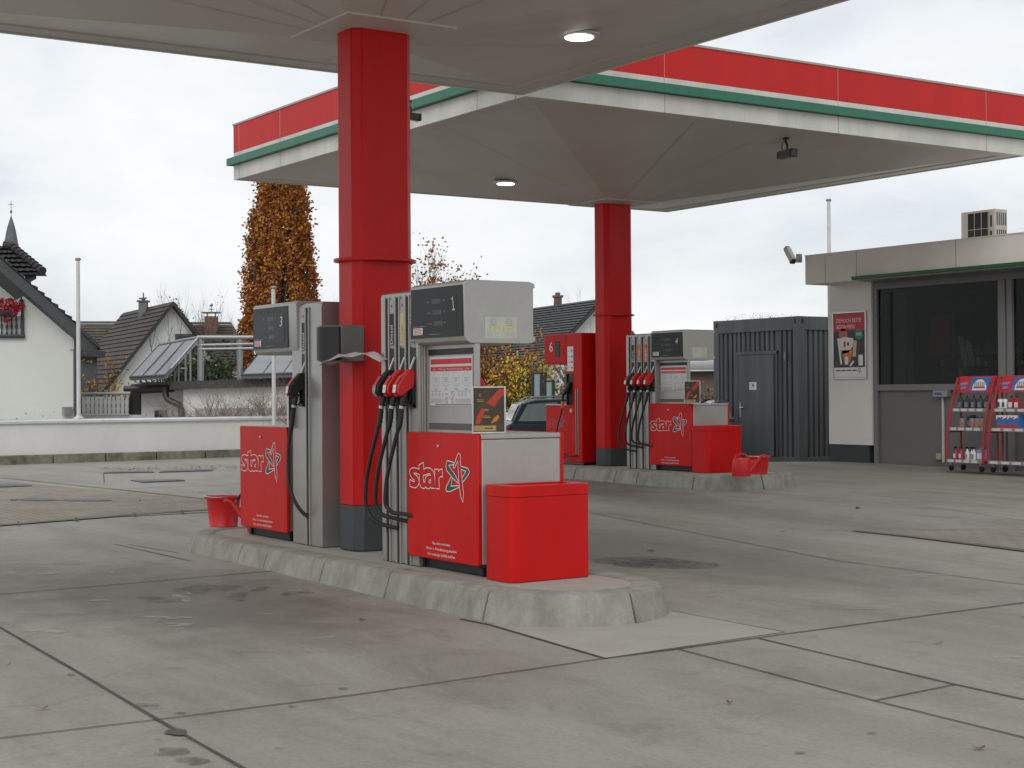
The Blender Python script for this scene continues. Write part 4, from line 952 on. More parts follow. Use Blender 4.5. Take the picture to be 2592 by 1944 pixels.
# poster on the shop wall
t = thing('poster', 'framed red-topped snack poster on the white wall left of the shop window', 'poster', (-20.46, SY-.035, 1.63))
w, h = .83, 1.215
f = MB()
for a in ((0, .03, 0, h), (w-.03, w, 0, h), (.03, w-.03, 0, .03), (.03, w-.03, h-.03, h)): f.box(a[0], a[1], 0, .034, a[2], a[3])
f.build('frame', ALU, t, bevel=.004)
p = MB(); p.box(.03, w-.03, .01, .03, .03, h-.03, 0); q = py_(.008); q1 = py_(.0065); q2 = py_(.005)
p.rect(.035, w-.035, .87, h-.04, q, 1); p.rect(.035, w-.035, .035, .21, q, 2)
p.text('ZIEMLICH BESTE', w/2-.02, 1.02, .072, q1, 2, width=.62, shear=.15); p.text('BEIFAHRER!', .33, .91, .072, q1, 2, width=.45, shear=.15)
p.disc(.655, .80, .095, q1, 3, 22); p.rect(.59, .72, .81, .822, q2, 2); p.rect(.60, .71, .78, .792, q2, 2)
p.add([q1(.12, .72), q1(.30, .76), q1(.52, .73), q1(.50, .58), q1(.40, .48), q1(.24, .45)], [(0, 1, 2, 3, 4, 5)], 2)
p.disc(.27, .80, .11, q, 5, 18); p.add([q1(.23, .52), q1(.50, .52), q1(.44, .30), q1(.28, .30)], [(0, 1, 2, 3)], 4); p.add([q2(.12, .74), q2(.17, .74), q2(.24, .27), q2(.20, .26)], [(0, 1, 2, 3)], 2)
p.rect(.31, .39, .26, .40, q2, 2); p.add([q2(.52, .70), q2(.60, .68), q2(.58, .40), q2(.50, .40)], [(0, 1, 2, 3)], 6); p.rect(.64, .75, .24, .43, q2, 2); p.add([q2(.42, .25), q2(.52, .34), q2(.54, .31), q2(.45, .22)], [(0, 1, 2, 3)], 2)
p.rect(.28, .33, .58, .68, q2, 1); p.rect(.36, .42, .60, .66, q2, 1)
for k in range(4): p.rect(.09+.13*k, .20+.13*k, .145, .165, q1, 7)
p.ribbon([(.66+.055*math.cos(-PI/2+2*PI*i*2/5), .155+.055*math.sin(-PI/2+2*PI*i*2/5)) for i in range(5)], .010, q1, 1)
p.build('print', [POSTD, REDINK, WHITE, mat_reuse('poster_green', (.02, .30, .20)), PORANGE, mat_reuse('poster_pink', (.55, .16, .12)), PALEYEL, INK], t, flat=True)

# wall box with cable duct and socket
t = thing('wall_box', 'small grey box with blue display, white cable duct and socket on the grey shop panel', 'wall box', (-18.11, SY+.03, 0))
b = MB(); b.box(-.02, .29, -.05, .058, 1.305, 1.415); b.build('box_case', STEELG, t, bevel=.006)
b = MB(); b.rect(.02, .17, 1.34, 1.38, py_(-.052)); b.build('box_display', BLUEINK, t, flat=True)
b = MB(); b.box(.105, .135, .03, .058, .20, 1.304); b.build('cable_duct', WHITEPL, t)
b = MB(); b.box(-.01, .09, .0, .058, .24, .35); b.build('socket', mat_reuse('socket_beige', (.40, .38, .26)), t, bevel=.01)

# air conditioner
t = thing('air_conditioner', 'cream air conditioning unit on the shop roof', 'air conditioner', (-18.70, 22.0, 3.79))
b = MB(); b.box(0, .74, 0, .33, .12, .78); b.build('casing', CREAMM, t, bevel=.012)
b = MB(); b.box(.16, .61, -.012, -.002, .16, .74); b.build('fan_grille', CAMBLK, t)
b = MB()
for k in range(4): b.box(.16+.15*k-.004, .16+.15*k+.004, -.018, -.012, .16, .74)
for k in range(3): b.box(.16, .61, -.019, -.013, .16+.29*k-.004, .16+.29*k+.004)
b.build('fan_guard', CREAMM, t)
b = MB()
for k in range(5):
    b.box(.741, .746, .05+.055*k, .07+.055*k, .20, .42); b.box(.741, .746, .05+.055*k, .07+.055*k, .50, .72)
for k in range(2): b.box(.645, .68, -.006, -.001, .2+.27*k, .4+.27*k)
b.build('vent_slots', CAMBLK, t)
b = MB(); b.box(.05, .12, .0, .33, 0, .12); b.box(.62, .69, 0, .33, 0, .12); b.build('mounting_foot', STEELG, t)
_c = ony(2010, 640, 19.8)
cctv((-20.72, 19.8, 3.88), math.radians(0), 'white security camera on the left corner of the shop roof edge', False, WHITEPL, math.radians(56), .95)

# ------------------------------------------------------------------ display racks with goods
def rack(x0, label, w=.72):
    t = thing('display_rack', label, 'display rack', (x0, 19.72, SB), 0, 'red goods racks outside the shop'); h0 = .13
    sd = MB()
    for xx in (0, w):
        sd.tube([(xx+(.0 if xx else 0), -.22, h0), (xx, -.22, .45), (xx, -.17, .75), (xx, -.09, 1.05), (xx, .0, 1.30), (xx, .06, 1.48)], .020, 8)
        sd.tube([(xx, .12, h0), (xx, .12, 1.50)], .017, 8)
        sd.tube([(xx, -.22, h0+.03), (xx, .12, h0+.03)], .015, 6); sd.tube([(xx, -.16, .62), (xx, .12, .62)], .010, 6)
    sd.tube([(0, .12, h0), (w, .12, h0)], .015, 6); sd.build('rack_frame', mat_reuse('rack_red', (.38, .02, .03)), t)
    for z, y0 in ((h0+.03, -.235), (.665, -.17), (.965, -.10)):
        s_ = MB(); s_.box(.015, w-.015, y0+.004, .12, z, z+.015, 0); s_.box(.015, w-.015, y0-.012, y0+.002, z-.025, z+.03, 0)
        for k in range(4): s_.rect(.05+k*(w-.1)/4, .05+(k+.72)*(w-.1)/4, z-.018, z+.022, lambda u, v: (u, y0-.0145, v), 1)
        s_.build('shelf', [mat_reuse('shelf_metal', (.26, .25, .23)), CREAM], t)
    bd = MB(); bd.hexa([(-.0, .03, 1.24), (w, .03, 1.24), (w, .06, 1.24), (0, .06, 1.24), (.03, .09, 1.50), (w+.0, .09, 1.50), (w, .12, 1.50), (.03, .12, 1.50)], 0)
    pq = lambda u, v: (u, .026+(v-1.24)/.26*.06-.0015, v); pr = lambda u, v: (u, .0245+(v-1.24)/.26*.06-.003, v); ps = lambda u, v: (u, .0215+(v-1.24)/.26*.06-.003, v)
    bd.add([pq(.24, 1.26), pq(.60, 1.26), pq(.66, 1.48), pq(.27, 1.48)], [(0, 1, 2, 3)], 1)
    bd.add([pr(.30+.14*(1+math.cos(a_/10*PI)), 1.30+.15*math.sin(a_/10*PI)) for a_ in range(11)], [tuple(range(11))], 2); bd.rect(.30, .58, 1.275, 1.302, pr, 2)
    for k in range(6): bd.rect(.34+k*.035, .36+k*.035, 1.33, 1.41, ps, 3)
    bd.rect(.33, .55, 1.31, 1.335, ps, 0); bd.add([pr(.05, 1.39), pr(.20, 1.41), pr(.20, 1.37), pr(.05, 1.35)], [(0, 1, 2, 3)], 4); bd.add([pr(.07, 1.33), pr(.18, 1.345), pr(.18, 1.30), pr(.07, 1.29)], [(0, 1, 2, 3)], 4)
    bd.build('header_board', [REDINK, mat_reuse('board_blue', (.03, .16, .45)), WHITE, GREYINK, mat_reuse('board_pale', (.22, .26, .50))], t, flat=True)
    for xx in (.06, w-.06):
        for yy in (-.18, .10):
            c = MB(); c.tube([(xx-.012, yy, .05), (xx+.012, yy, .05)], .05, 14, 0); c.box(xx-.02, xx+.02, yy-.02, yy+.02, .08, h0, 1); c.build('castor', [RUBBER, STEELG], t)
    return t
rack(-16.90, 'left red wheeled goods rack outside the shop, motor oil bottles on it')
rack(-16.08, 'right red wheeled goods rack cut by the picture edge', .95)
def bottle(kind, mats):
    t = MB()
    if kind == 'bottle':
        t.prism([(-.045, 0), (.045, 0), (.045, .13), (.02, .175), (-.012, .18), (-.045, .14)], 'y', -.03, .03, 0); b = t.build('bottle_body', mats[0], None, bevel=.008)
        c = MB(); c.tube([(.0, 0, .175), (.0, 0, .215)], .016, 10); l = MB(); l.rect(-.034, .034, .03, .11, py_(-.0325)); 
    elif kind == 'spray':
        t.lathe([(.034, 0), (.036, .01), (.034, .12), (.014, .16), (.014, .18)], (0, 0, 0), 14); b = t.build('bottle_body', mats[0], None)
        c = MB(); c.box(-.035, .02, -.012, .012, .18, .21); c.box(-.03, -.02, -.008, .008, .15, .18); l = MB(); l.rect(-.022, .022, .03, .10, py_(-.038))
    elif kind == 'can':
        t.lathe([(.038, 0), (.04, .006), (.04, .15), (.036, .156)], (0, 0, 0), 16); b = t.build('bottle_body', mats[0], None)
        c = MB(); c.lathe([(.02, .156), (.02, .175)], (0, 0, 0), 12); l = MB(); l.rect(-.024, .024, .04, .11, py_(-.0415))
    else:
        t.box(-.075, .075, -.05, .05, 0, .175); t.box(-.05, .03, -.012, .012, .178, .20, 0); b = t.build('bottle_body', mats[0], None, bevel=.012)
        c = MB(); c.tube([(.05, 0, .17), (.05, 0, .205)], .02, 10); l = MB(); l.rect(-.055, .055, .03, .12, py_(-.0525))
    e = thing(kind if kind != 'spray' else 'spray_bottle', '', '')
    b.parent = e; c.build('cap', mats[1], e); l.build('label_print', mats[2], e, flat=True)
    return e
def goods(kind, nm, mats, spots, labels, cat, group):
    p = bottle(kind, mats); p.name = nm
    for i, (x, y, z) in enumerate(spots):
        o = p if i == 0 else copy_tree(p)
        o.location = (x, y, z); tag(o, labels[i] if isinstance(labels, list) else labels, cat, group)
        o.rotation_euler[2] = random.uniform(-.1, .1)
RY = 19.72
S1, S2, S3 = SB+.175, SB+.68, SB+.98
dk = mat_reuse('bottle_dark', (.05, .05, .06)); sv = mat_reuse('bottle_silver', (.22, .22, .23)); bl = mat_reuse('bottle_blue', (.04, .05, .2)); mg = mat_reuse('bottle_magenta', (.45, .03, .08)); lc = mat_reuse('canister_lilac', (.30, .28, .45))
five = ['dark motor oil bottle, first from the left on the top shelf of the left rack', 'dark motor oil bottle, second from the left on the top shelf of the left rack', 'dark motor oil bottle in the middle of the top shelf of the left rack', 'dark motor oil bottle, second from the right on the top shelf of the left rack', 'dark motor oil bottle, last on the right on the top shelf of the left rack']
goods('bottle', 'oil_bottle', [dk, CAMBLK, sv], [(-16.77+.13*k, RY-.03, S3) for k in range(5)], five, 'bottle', 'goods on the racks')
goods('can', 'product_can', [sv, CAMBLK, PORANGE], [(-16.70+(0, .20, .30, .39)[k], RY-.08, S2) for k in range(4)], ['silver and orange can farthest left on the middle shelf of the left rack', 'silver and orange can, second on the middle shelf of the left rack', 'silver and orange can, third on the middle shelf of the left rack', 'silver and orange can farthest right on the middle shelf of the left rack'], 'can', 'goods on the racks')
goods('canister', 'oil_canister', [dk, CAMBLK, sv], [(-16.60, RY+.03, S2)], ['large dark canister behind the cans on the middle shelf of the left rack'], 'canister', 'goods on the racks')
goods('spray', 'spray_bottle', [mg, CAMBLK, WHITE], [(-16.80, RY-.12, S1), (-16.69, RY-.12, S1)], ['pink spray bottle at the left end of the bottom shelf', 'pink spray bottle, second from left on the bottom shelf'], 'bottle', 'goods on the racks')
goods('spray', 'spray_bottle', [WHITE, CAMBLK, GREYINK], [(-16.57, RY-.12, S1), (-16.49, RY-.10, S1), (-16.43, RY-.13, S1)], ['white spray bottle, left one of three on the bottom shelf', 'white spray bottle, middle one of three on the bottom shelf', 'white spray bottle, right one of three on the bottom shelf'], 'bottle', 'goods on the racks')
goods('canister', 'screenwash_canister', [lc, CAMBLK, WHITE], [(-16.30, RY-.10, S1)], ['pale lilac screenwash canister on the bottom shelf of the left rack'], 'canister', 'goods on the racks')
def carton(x, z, lb, cols):
    t = thing('carton', lb, 'carton', (x, RY-.05, z), 0, 'goods on the racks'); b = MB(); b.box(0, .20, -.10, .10, 0, .21); b.build('box', cols[0], t, bevel=.004)
    d = MB(); d.rect(.0, .20, .0, .06, py_(-.102), 0); d.add([(0, -.1025, .14), (.05, -.1025, .185), (.12, -.1025, .15), (.20, -.1025, .18), (.20, -.1025, .21), (0, -.1025, .21)], [(0, 1, 2, 3, 4, 5)], 1); d.add([(.06, -.104, .15), (.14, -.104, .17), (.11, -.104, .19)], [(0, 1, 2)], 0); d.build('print', [REDINK, WHITE], t, flat=True)
bb = mat_reuse('carton_blue', (.05, .16, .42))
carton(-15.98, S2, 'blue and white carton, left one on the right rack', (bb,)); carton(-15.77, S2, 'blue and white carton, right one at the picture edge', (bb,))
goods('can', 'product_can', [WHITE, mat_reuse('cap_olive', (.2, .2, .05)), GREEN], [(-15.98, RY-.05, S3), (-15.89, RY-.05, S3)], ['white and green can, left one on the top shelf of the right rack', 'white and green can, right one on the top shelf of the right rack'], 'can', 'goods on the racks')
goods('bottle', 'red_bottle', [mat_reuse('bottle_red', (.42, .02, .03)), CAMBLK, WHITE], [(-15.77, RY-.05, S3), (-15.66, RY-.05, S3)], ['red bottle, left one on the top shelf of the right rack', 'red bottle at the picture edge on the top shelf'], 'bottle', 'goods on the racks')

# ================================================================== CONTAINER
def container():
    # front right corner at the picture position, walls along the forecourt axes
    r = V((2023-1296)/F_PX*31., 31., 0); x1, y0 = r.x, r.y; W = 2.25; Ln = 6.0; zb = -.085; H = 2.62
    t = thing('container', 'dark grey office container with corrugated walls and a door beside the shop', 'container', (x1, y0, zb)); t.scale = (1.144,)*3
    f = MB()
    for a in ((-W, -W+.15, -.0, .15), (-.15, 0, 0, .15), (-W, -W+.15, Ln-.15, Ln), (-.15, 0, Ln-.15, Ln)): f.box(*a, 0, H)
    for z0, z1 in ((.02, .16), (H-.24, H-.002)):
        f.box(-W+.15, -.15, .004, .12, z0, z1); f.box(-W+.004, -W+.12, .15, Ln-.15, z0, z1); f.box(-.12, -.004, .15, Ln-.15, z0, z1); f.box(-W+.15, -.15, Ln-.12, Ln-.004, z0, z1)
    f.box(-W+.1, -.1, .1, Ln-.1, H-.03, H-.012); f.build('frame', CONT, t, bevel=.01)
    def corr(a, b, z0, z1, fixed, axis, per=.125, dep=.035):
        pts = []; x = a
        while x < b-.02:
            pts += [(x, 0), (min(b, x+per*.55), 0), (min(b, x+per*.65), dep), (min(b, x+per*.9), dep)]; x += per
        pts.append((b, 0)); vs = []
        for u, d in pts:
            for z in (z0, z1): vs.append((u, fixed+d, z) if axis == 'x' else (fixed-d, u, z))
        return vs, [(2*i, 2*i+2, 2*i+3, 2*i+1) for i in range(len(pts)-1)]
    w = MB(); dx0, dx1, dz = -1.62, -.55, 2.03
    w.add(*corr(-W+.15, dx0, .16, H-.24, .03, 'x')); w.add(*corr(dx1, -.15, .16, H-.24, .03, 'x')); w.add(*corr(dx0, dx1, dz, H-.24, .03, 'x')); w.add(*corr(.15, Ln-.15, .16, H-.24, -.03, 'y'))
    w.add(*corr(.15, Ln-.15, .16, H-.24, -W+.03, 'y')); w.build('corrugated_wall', CONT, t, smooth=0, flat=True)
    d = MB(); d.box(dx0+.05, dx1-.09, -.005, .03, .16, dz-.06); dd = d.build('door', CONT, t, bevel=.005)
    d = MB(); d.box(dx0, dx0+.05, -.012, .06, .16, dz); d.box(dx1-.085, dx1-.03, -.004, .06, .16, dz-.005, 1); d.box(dx1-.03, dx1, -.008, .06, .16, dz); d.box(dx0+.05, dx1, -.012, .06, dz-.055, dz); d.build('door_frame', [CONT, CAMBLK], t)
    h = MB(); h.box(dx0+.095, dx0+.125, -.012, -.005, .85, 1.12); h.tube([(dx0+.11, -.03, 1.02), (dx0+.22, -.035, 1.02)], .012, 8); h.tube([(dx0+.11, -.006, 1.02), (dx0+.11, -.034, 1.02)], .012, 8); h.build('handle', ALU, dd)
    s_ = MB(); s_.rect(-1.27, -1.08, 1.34, 1.48, py_(-.0065), 0); s_.disc(-1.17, 1.425, .022, py_(-.008), 1, 8); s_.add([(-1.165, -.008, 1.405), (-1.15, -.008, 1.405), (-1.18, -.008, 1.365)], [(0, 1, 2)], 1); s_.build('door_sign', [WHITE, INK], dd, flat=True)
    c = MB()
    for x in (-.115, -W+.07): c.box(x, x+.05, -.003, .001, H-.13, H-.05)
    c.box(-.001, .003, .06, .12, H-.13, H-.05); c.build('corner_hole', CAMBLK, t)
    l = MB(); l.tube([(-.33, -.02, 1.85), (-.33, -.02, 2.0)], .018, 8); l.build('wall_lamp', STEELG, t)
    return t
container()

# ================================================================== WHITE BOUNDARY WALL
def bwall():
    x = -29.4; ya, yb = 1.0, 20.6
    t = thing('boundary_wall', 'low white rendered wall with metal coping behind the near forecourt', 'wall', (x, ya, 0)); t.rotation_euler[2] = math.radians(-1.1)
    def lz(y): return 0
    zg = .165
    w = MB(); w.box(-.22, 0, 0, yb-ya, zg-.3, .93); w.build('wall_render', PLASTERW, t)
    c = MB(); y = 0
    while y < yb-ya:
        L_ = min(3.0, yb-ya-y); c.prism([(-.27, .95), (-.27, .915), (.035, .905), (.045, .915), (.045, .955), (-.1, .985)], 'y', y+.004, y+L_-.004, 0); y += L_
    c.build('coping', COPING, t)
    y = 0; R_ = random.Random(4)
    while y < yb-ya-.1:
        k = MB(); k.box(.01, .16, y+.012, y+.988, zg-.1, zg+.165); k.build('kerb_stone', KERBD, t, bevel=.012, segs=1); y += 1.0
    return t
bwall()
# litter of leaves at the foot of the wall
lf = MB(); R_ = random.Random(8)
for i in range(260):
    px = R_.uniform(250, 640); p = ong(px, 1190-(px/640)*8+R_.gauss(0, 2.0)+3); s_ = R_.uniform(.012, .03); a_ = R_.uniform(0, 6)
    z = G(p.x, p.y)+.012+R_.uniform(0, .02)
    lf.add([(p.x+s_*math.cos(a_+k*PI/2), p.y+s_*math.sin(a_+k*PI/2), z+R_.uniform(0, .012)) for k in range(4)], [(0, 1, 2, 3)], R_.choice((0, 0, 1)))
o = lf.build('leaf_litter', [LEAF_B, mat_reuse('leaf_rusty', (.28, .09, .02))], flat=True); tag(o, 'dead leaves gathered along the kerb stones below the white wall', 'leaves'); o['kind'] = 'stuff'

# ------------------------------------------------------------------ flag poles
def pole(px, ytop, ybot, d, r, label, ring=False):
    b = at(px, ybot, d); tp = at(px, ytop, d).z
    t = thing('flag_pole', label, 'pole', (b.x, b.y, 0), 0, 'white flag poles')
    p = MB(); p.tube([(0, 0, G(b.x, b.y)-.3), (0, 0, tp*.45), (0, 0, tp-.03)], [r*1.15, r*1.05, r], 16); p.build('shaft', WHITEPL, t)
    c = MB(); c.lathe([(r*1.0, tp-.06), (r*1.55, tp-.045), (r*1.6, tp-.02), (r*.9, tp)], (0, 0, 0), 16); c.build('pole_cap', STEELG, t)
    if ring: c = MB(); z = at(px, 1054, d).z; c.lathe([(r*1.15, z-.05), (r*2.6, z-.045), (r*2.6, z-.02), (r*1.4, z), (r*1.3, z+.03)], (0, 0, 0), 16); c.build('base_ring', WHITEPL, t)
pole(199.5, 652, 1080, 29.8, .036, 'tall white flag pole behind the left part of the wall, beside the white house', True)
pole(694, 724, 1080, 30.5, .038, 'white flag pole seen behind the display of pump 3')
pole(2099, 503, 700, 36., .042, 'slim white flag pole rising behind the left end of the shop roof')
# ================================================================== NEIGHBOURHOOD
def face3(mb, pts, m=0): mb.add(pts, [tuple(range(len(pts)))], m)
def tiles(mb, A, B, C, D, nr, nc, m=0, lift=.03, seedv=0):
    """tiled roof plane: A-B eave/left edge ... A,B = ridge ends, D,C = eave ends; courses overlap as real steps"""
    A, B, C, D = map(Vector, (A, B, C, D)); nrm = (B-A).cross(D-A).normalized()
    if nrm.z < 0: nrm = -nrm
    for i in range(nr):
        t0, t1 = i/nr, (i+1)/nr
        a = A.lerp(D, t0)+nrm*.0; b = B.lerp(C, t0); c = B.lerp(C, t1)+nrm*lift; d = A.lerp(D, t1)+nrm*lift
        n = max(1, nc); vs = []
        for j in range(n+1):
            s_ = j/n; w = .35*lift*(1 if j % 2 else -1) if nc > 1 else 0
            vs += [a.lerp(b, s_)+nrm*(w*.5), d.lerp(c, s_)+nrm*w, d.lerp(c, s_)-nrm*.01]
        mb.add(vs, [(3*j, 3*j+3, 3*j+4, 3*j+1) for j in range(n)]+[(3*j+1, 3*j+4, 3*j+5, 3*j+2) for j in range(n)], m)

# ---- white gabled house at the left edge (balcony, flowers, dormer)
def house_left():
    D = 36.; P = lambda px, py, e=0: at(px, py, D+e)
    t = thing('house', 'white gabled house with flowered balcony cut by the left picture edge', 'house', (0, 0, 0), 0, 'houses behind the forecourt')
    BK = (HF*.90-HR*.40); back = BK*9
    w = MB()
    zb = -1.0
    def Pz(px, z, e=0): q = P(px, 1000, e); return Vector((q.x, q.y, z))
    # wall pieces round the balcony recess
    w.extr([Pz(185, zb), P(185, 856), P(60, 742), P(60, 850), P(-260, 850), Pz(-260, zb)], back, 0)
    w.extr([P(-260, 850), P(-260, 700), P(-380, 600), P(-700, 860), Pz(-700, zb), Pz(-260, zb)], back, 0)
    w.build('wall', PLASTERB, t, flat=True)
    w = MB(); w.extr([P(60, 850, 1.4), P(60, 700, 1.4), P(-260, 500, 1.4), P(-260, 850, 1.4)], HF*.1, 0); w.build('balcony_back_wall', PLASTERB, t, flat=True)
    # roof: eave side falling to the right
    sl = MB(); R0 = P(-250, 436, -.55); E0 = P(199, 826, -.55); th = Vector((0, 0, -.30))
    sl.add([R0, E0, E0+th, R0+th, R0+BK*10, E0+BK*10, E0+th+BK*10, R0+th+BK*10], [(0, 1, 2, 3), (4, 7, 6, 5), (0, 4, 5, 1), (1, 5, 6, 2), (2, 6, 7, 3), (3, 7, 4, 0)])
    L0 = P(-700, 826, -.55); sl.add([R0, L0, L0+th, R0+th, R0+BK*10, L0+BK*10, L0+th+BK*10, R0+th+BK*10], [(0, 1, 2, 3), (4, 7, 6, 5), (0, 4, 5, 1), (1, 5, 6, 2), (2, 6, 7, 3), (3, 7, 4, 0)])
    rf = sl.build('verge_board', WOODD, t, flat=True)
    tl = MB(); up = Vector((0, 0, .015)); n = 26
    for i in range(n):
        a = R0.lerp(E0, i/n)+up; b = R0.lerp(E0, (i+1)/n)+up+Vector((0, 0, .07)); bb = R0.lerp(E0, (i+1)/n)+up
        f = -BK*.06; g_ = BK*10
        tl.add([a+f, b+f, bb+f, a+g_, b+g_, bb+g_], [(0, 1, 4, 3), (1, 2, 5, 4), (0, 2, 1)])
    tl.build('roof', TILE, t, flat=True)
    g_ = MB(); e = E0+th*.3; g_.tube([e+HR*.03, e+HR*.03+BK*10], .06, 8); dn = P(192, 850, -.3); g_.tube([e+HR*.02, Vector((dn.x, dn.y, dn.z)), Vector((dn.x, dn.y, zb))], .045, 8); g_.build('downpipe', mat_reuse('pipe_purple', (.06, .055, .075)), t)
    sh = MB(); q = P(181, 868, -.1); sh.extr([P(174, 845, -.06), P(186, 852, -.06), P(186, 884, -.06), P(174, 884, -.06)], HF*.05); sh.build('eaves_trim', CREAM, t)
    # dormer with tiled top
    dm = MB(); b0 = 2.4
    dm.extr([P(60, 690, b0), P(92, 697, b0), P(92, 706, b0), P(76, 712, b0)], BK*1.5, 0); dm.build('dormer_cheek', WOODD, t, flat=True)
    dt = MB(); A_, B_ = P(-80, 612, b0+1.6), P(24, 620, b0+1.6); C_, D_ = P(108, 690, b0-.2), P(40, 688, b0-.2)
    A_, B_, C_, D_ = P(-60, 560, b0+2.4), P(26, 621, b0+1.2), P(108, 691, b0-.2), P(20, 691, b0-.2)
    dt.extr([P(-90, 624, b0+1.03), P(26, 624, b0+1.03), P(105, 692, b0-.06), P(-90, 692, b0-.06)], HF*.5+Vector((0, 0, -.03)))
    tiles(dt, P(-90, 622, b0+1.), P(26, 622, b0+1.), P(107, 690, b0-.1), P(-90, 690, b0-.1), 6, 22, 0, .06)
    dt.extr([P(-90, 690, b0-.1), P(107, 690, b0-.1), P(107, 695, b0-.1), P(-90, 695, b0-.1)], HF*.3); hp = [P(26, 622, b0+.95).lerp(P(108, 689, b0-.15), i/9) for i in range(10)]
    for i in range(9): dt.tube([hp[i], hp[i+1]+Vector((0, 0, .03))], [.09, .11], 8)
    dt.tube([P(10, 622, b0+.95), P(30, 624, b0+.95)], .13, 8); dt.build('dormer_roof', TILE, t, flat=True)
    # balcony railing of turned balusters
    rl = MB(); R_ = random.Random(2)
    for px in (4, 17, 29.5, 41.5, 54): 
        a = P(px, 848, -.05); h = (P(px, 795, -.05)-a).length
        rl.lathe([(.012, 0), (.03, h*.08), (.014, h*.2), (.034, h*.4), (.016, h*.6), (.026, h*.75), (.012, h*.85), (.016, h)], a, 8)
    rl.tube([P(-100, 778, -.05), P(62, 773, -.05)], .03, 6); rl.tube([P(58, 848, -.05), P(56, 762, -.05)], .03, 6); rl.tube([P(-100, 851, -.06), P(62, 851, -.06)], .05, 6); rl.lathe([(.03, 0), (.055, .04), (.02, .08), (.01, .12)], P(54, 765, -.05), 8)
    rl.build('balcony_railing', mat_reuse('rail_dark', (.05, .055, .075)), t)
    ar = MB(); ar.extr([P(-260, 800, .02), P(60, 800, .02), P(60, 848, .02), P(-260, 848, .02)], HF*.03); ar.build('balcony_panel', PLASTERB, t)
    lp = MB(); q = P(170, 1052, -.08); lp.box(q.x-.09, q.x+.09, q.y-.09, q.y+.09, q.z, q.z+.2); lp.build('outside_lamp', STEELG, t)
house_left()
def leafball(name, mats, c, r, n, s, label, cat, group=None, seed=1, kind=None, weights=None):
    R_ = random.Random(seed); m = MB()
    for i in range(n):
        while True:
            p = Vector((R_.uniform(-1, 1), R_.uniform(-1, 1), R_.uniform(-1, 1)))
            if p.length < 1: break
        q = Vector(c)+Vector((p.x*r[0], p.y*r[1], p.z*r[2])); u = Vector((R_.gauss(0, 1), R_.gauss(0, 1), R_.gauss(0, 1))).normalized(); v = u.orthogonal().normalized(); ss = s*R_.uniform(.6, 1.3)
        m.add([q+u*ss, q+v*ss*.6, q-u*ss, q-v*ss*.6], [(0, 1, 2, 3)], R_.choices(range(len(mats)), weights)[0] if weights else R_.randrange(len(mats)))
    o = m.build(name, mats, flat=True)
    if label: tag(o, label, cat, group)
    if kind: o['kind'] = kind
    return o
fl = thing('flower_box', 'red geraniums spilling over the balcony rail of the white house', 'flowers', at(15, 800, 35.8))
_p = at(15, 775, 35.75); f_ = leafball('blossom', [LEAF_R, LEAF_R, LEAF_G], _p+Vector((0, 0, .04)), (.38, .38, .15), 260, .05, None, None, seed=3); f2 = leafball('trailing_blossom', [LEAF_R, LEAF_G], at(19, 803, 35.75), (.10, .1, .18), 46, .045, None, None, seed=4)
f3 = leafball('blossom', [LEAF_R], at(38, 784, 35.75), (.12, .12, .10), 50, .05, None, None, seed=6)
for o in (f_, f2, f3): o.parent = fl; o.matrix_parent_inverse = Matrix.Translation(fl.location).inverted()
b = MB(); a_ = at(-20, 792, 35.8); c_ = at(40, 792, 35.8); b.tube([a_-fl.location, c_-fl.location], .09, 8); b.build('trough', mat_reuse('rail_dark', (.05, .055, .075)), fl)

# ---- church spire
def spire():
    D = 150.; c = at(29, 700, D); z = lambda py: at(29, py, D).z
    t = thing('church', 'slender slate church spire with a cross, behind the white house', 'church', (c.x, c.y, 0))
    k = D/F_PX
    s_ = MB(); s_.lathe([(36*k, z(760)), (24*k, z(645)), (19*k, z(622)), (11.5*k, z(582)), (9*k, z(572)), (.5*k, z(545))], (0, 0, 0), 8); s_.build('spire', SLATE, t, smooth=0, flat=True)
    w = MB(); w.lathe([(34*k, 0), (34*k, z(745))], (0, 0, 0), 8); w.build('tower', PLASTERB, t, smooth=0)
    b = MB(); b.lathe([(.01, z(541)), (2.3*k, z(538.5)), (3*k, z(536)), (2.3*k, z(533.5)), (.01, z(531))], (0, 0, 0), 12); b.tube([(0, 0, z(547)), (0, 0, z(509))], .8*k, 6)
    h = HR*(6.5*k); zc_ = z(517); b.tube([(h.x, h.y, zc_), (-h.x, -h.y, zc_)], .7*k, 6); b.build('cross', mat_reuse('iron', (.12, .12, .13)), t)
spire()

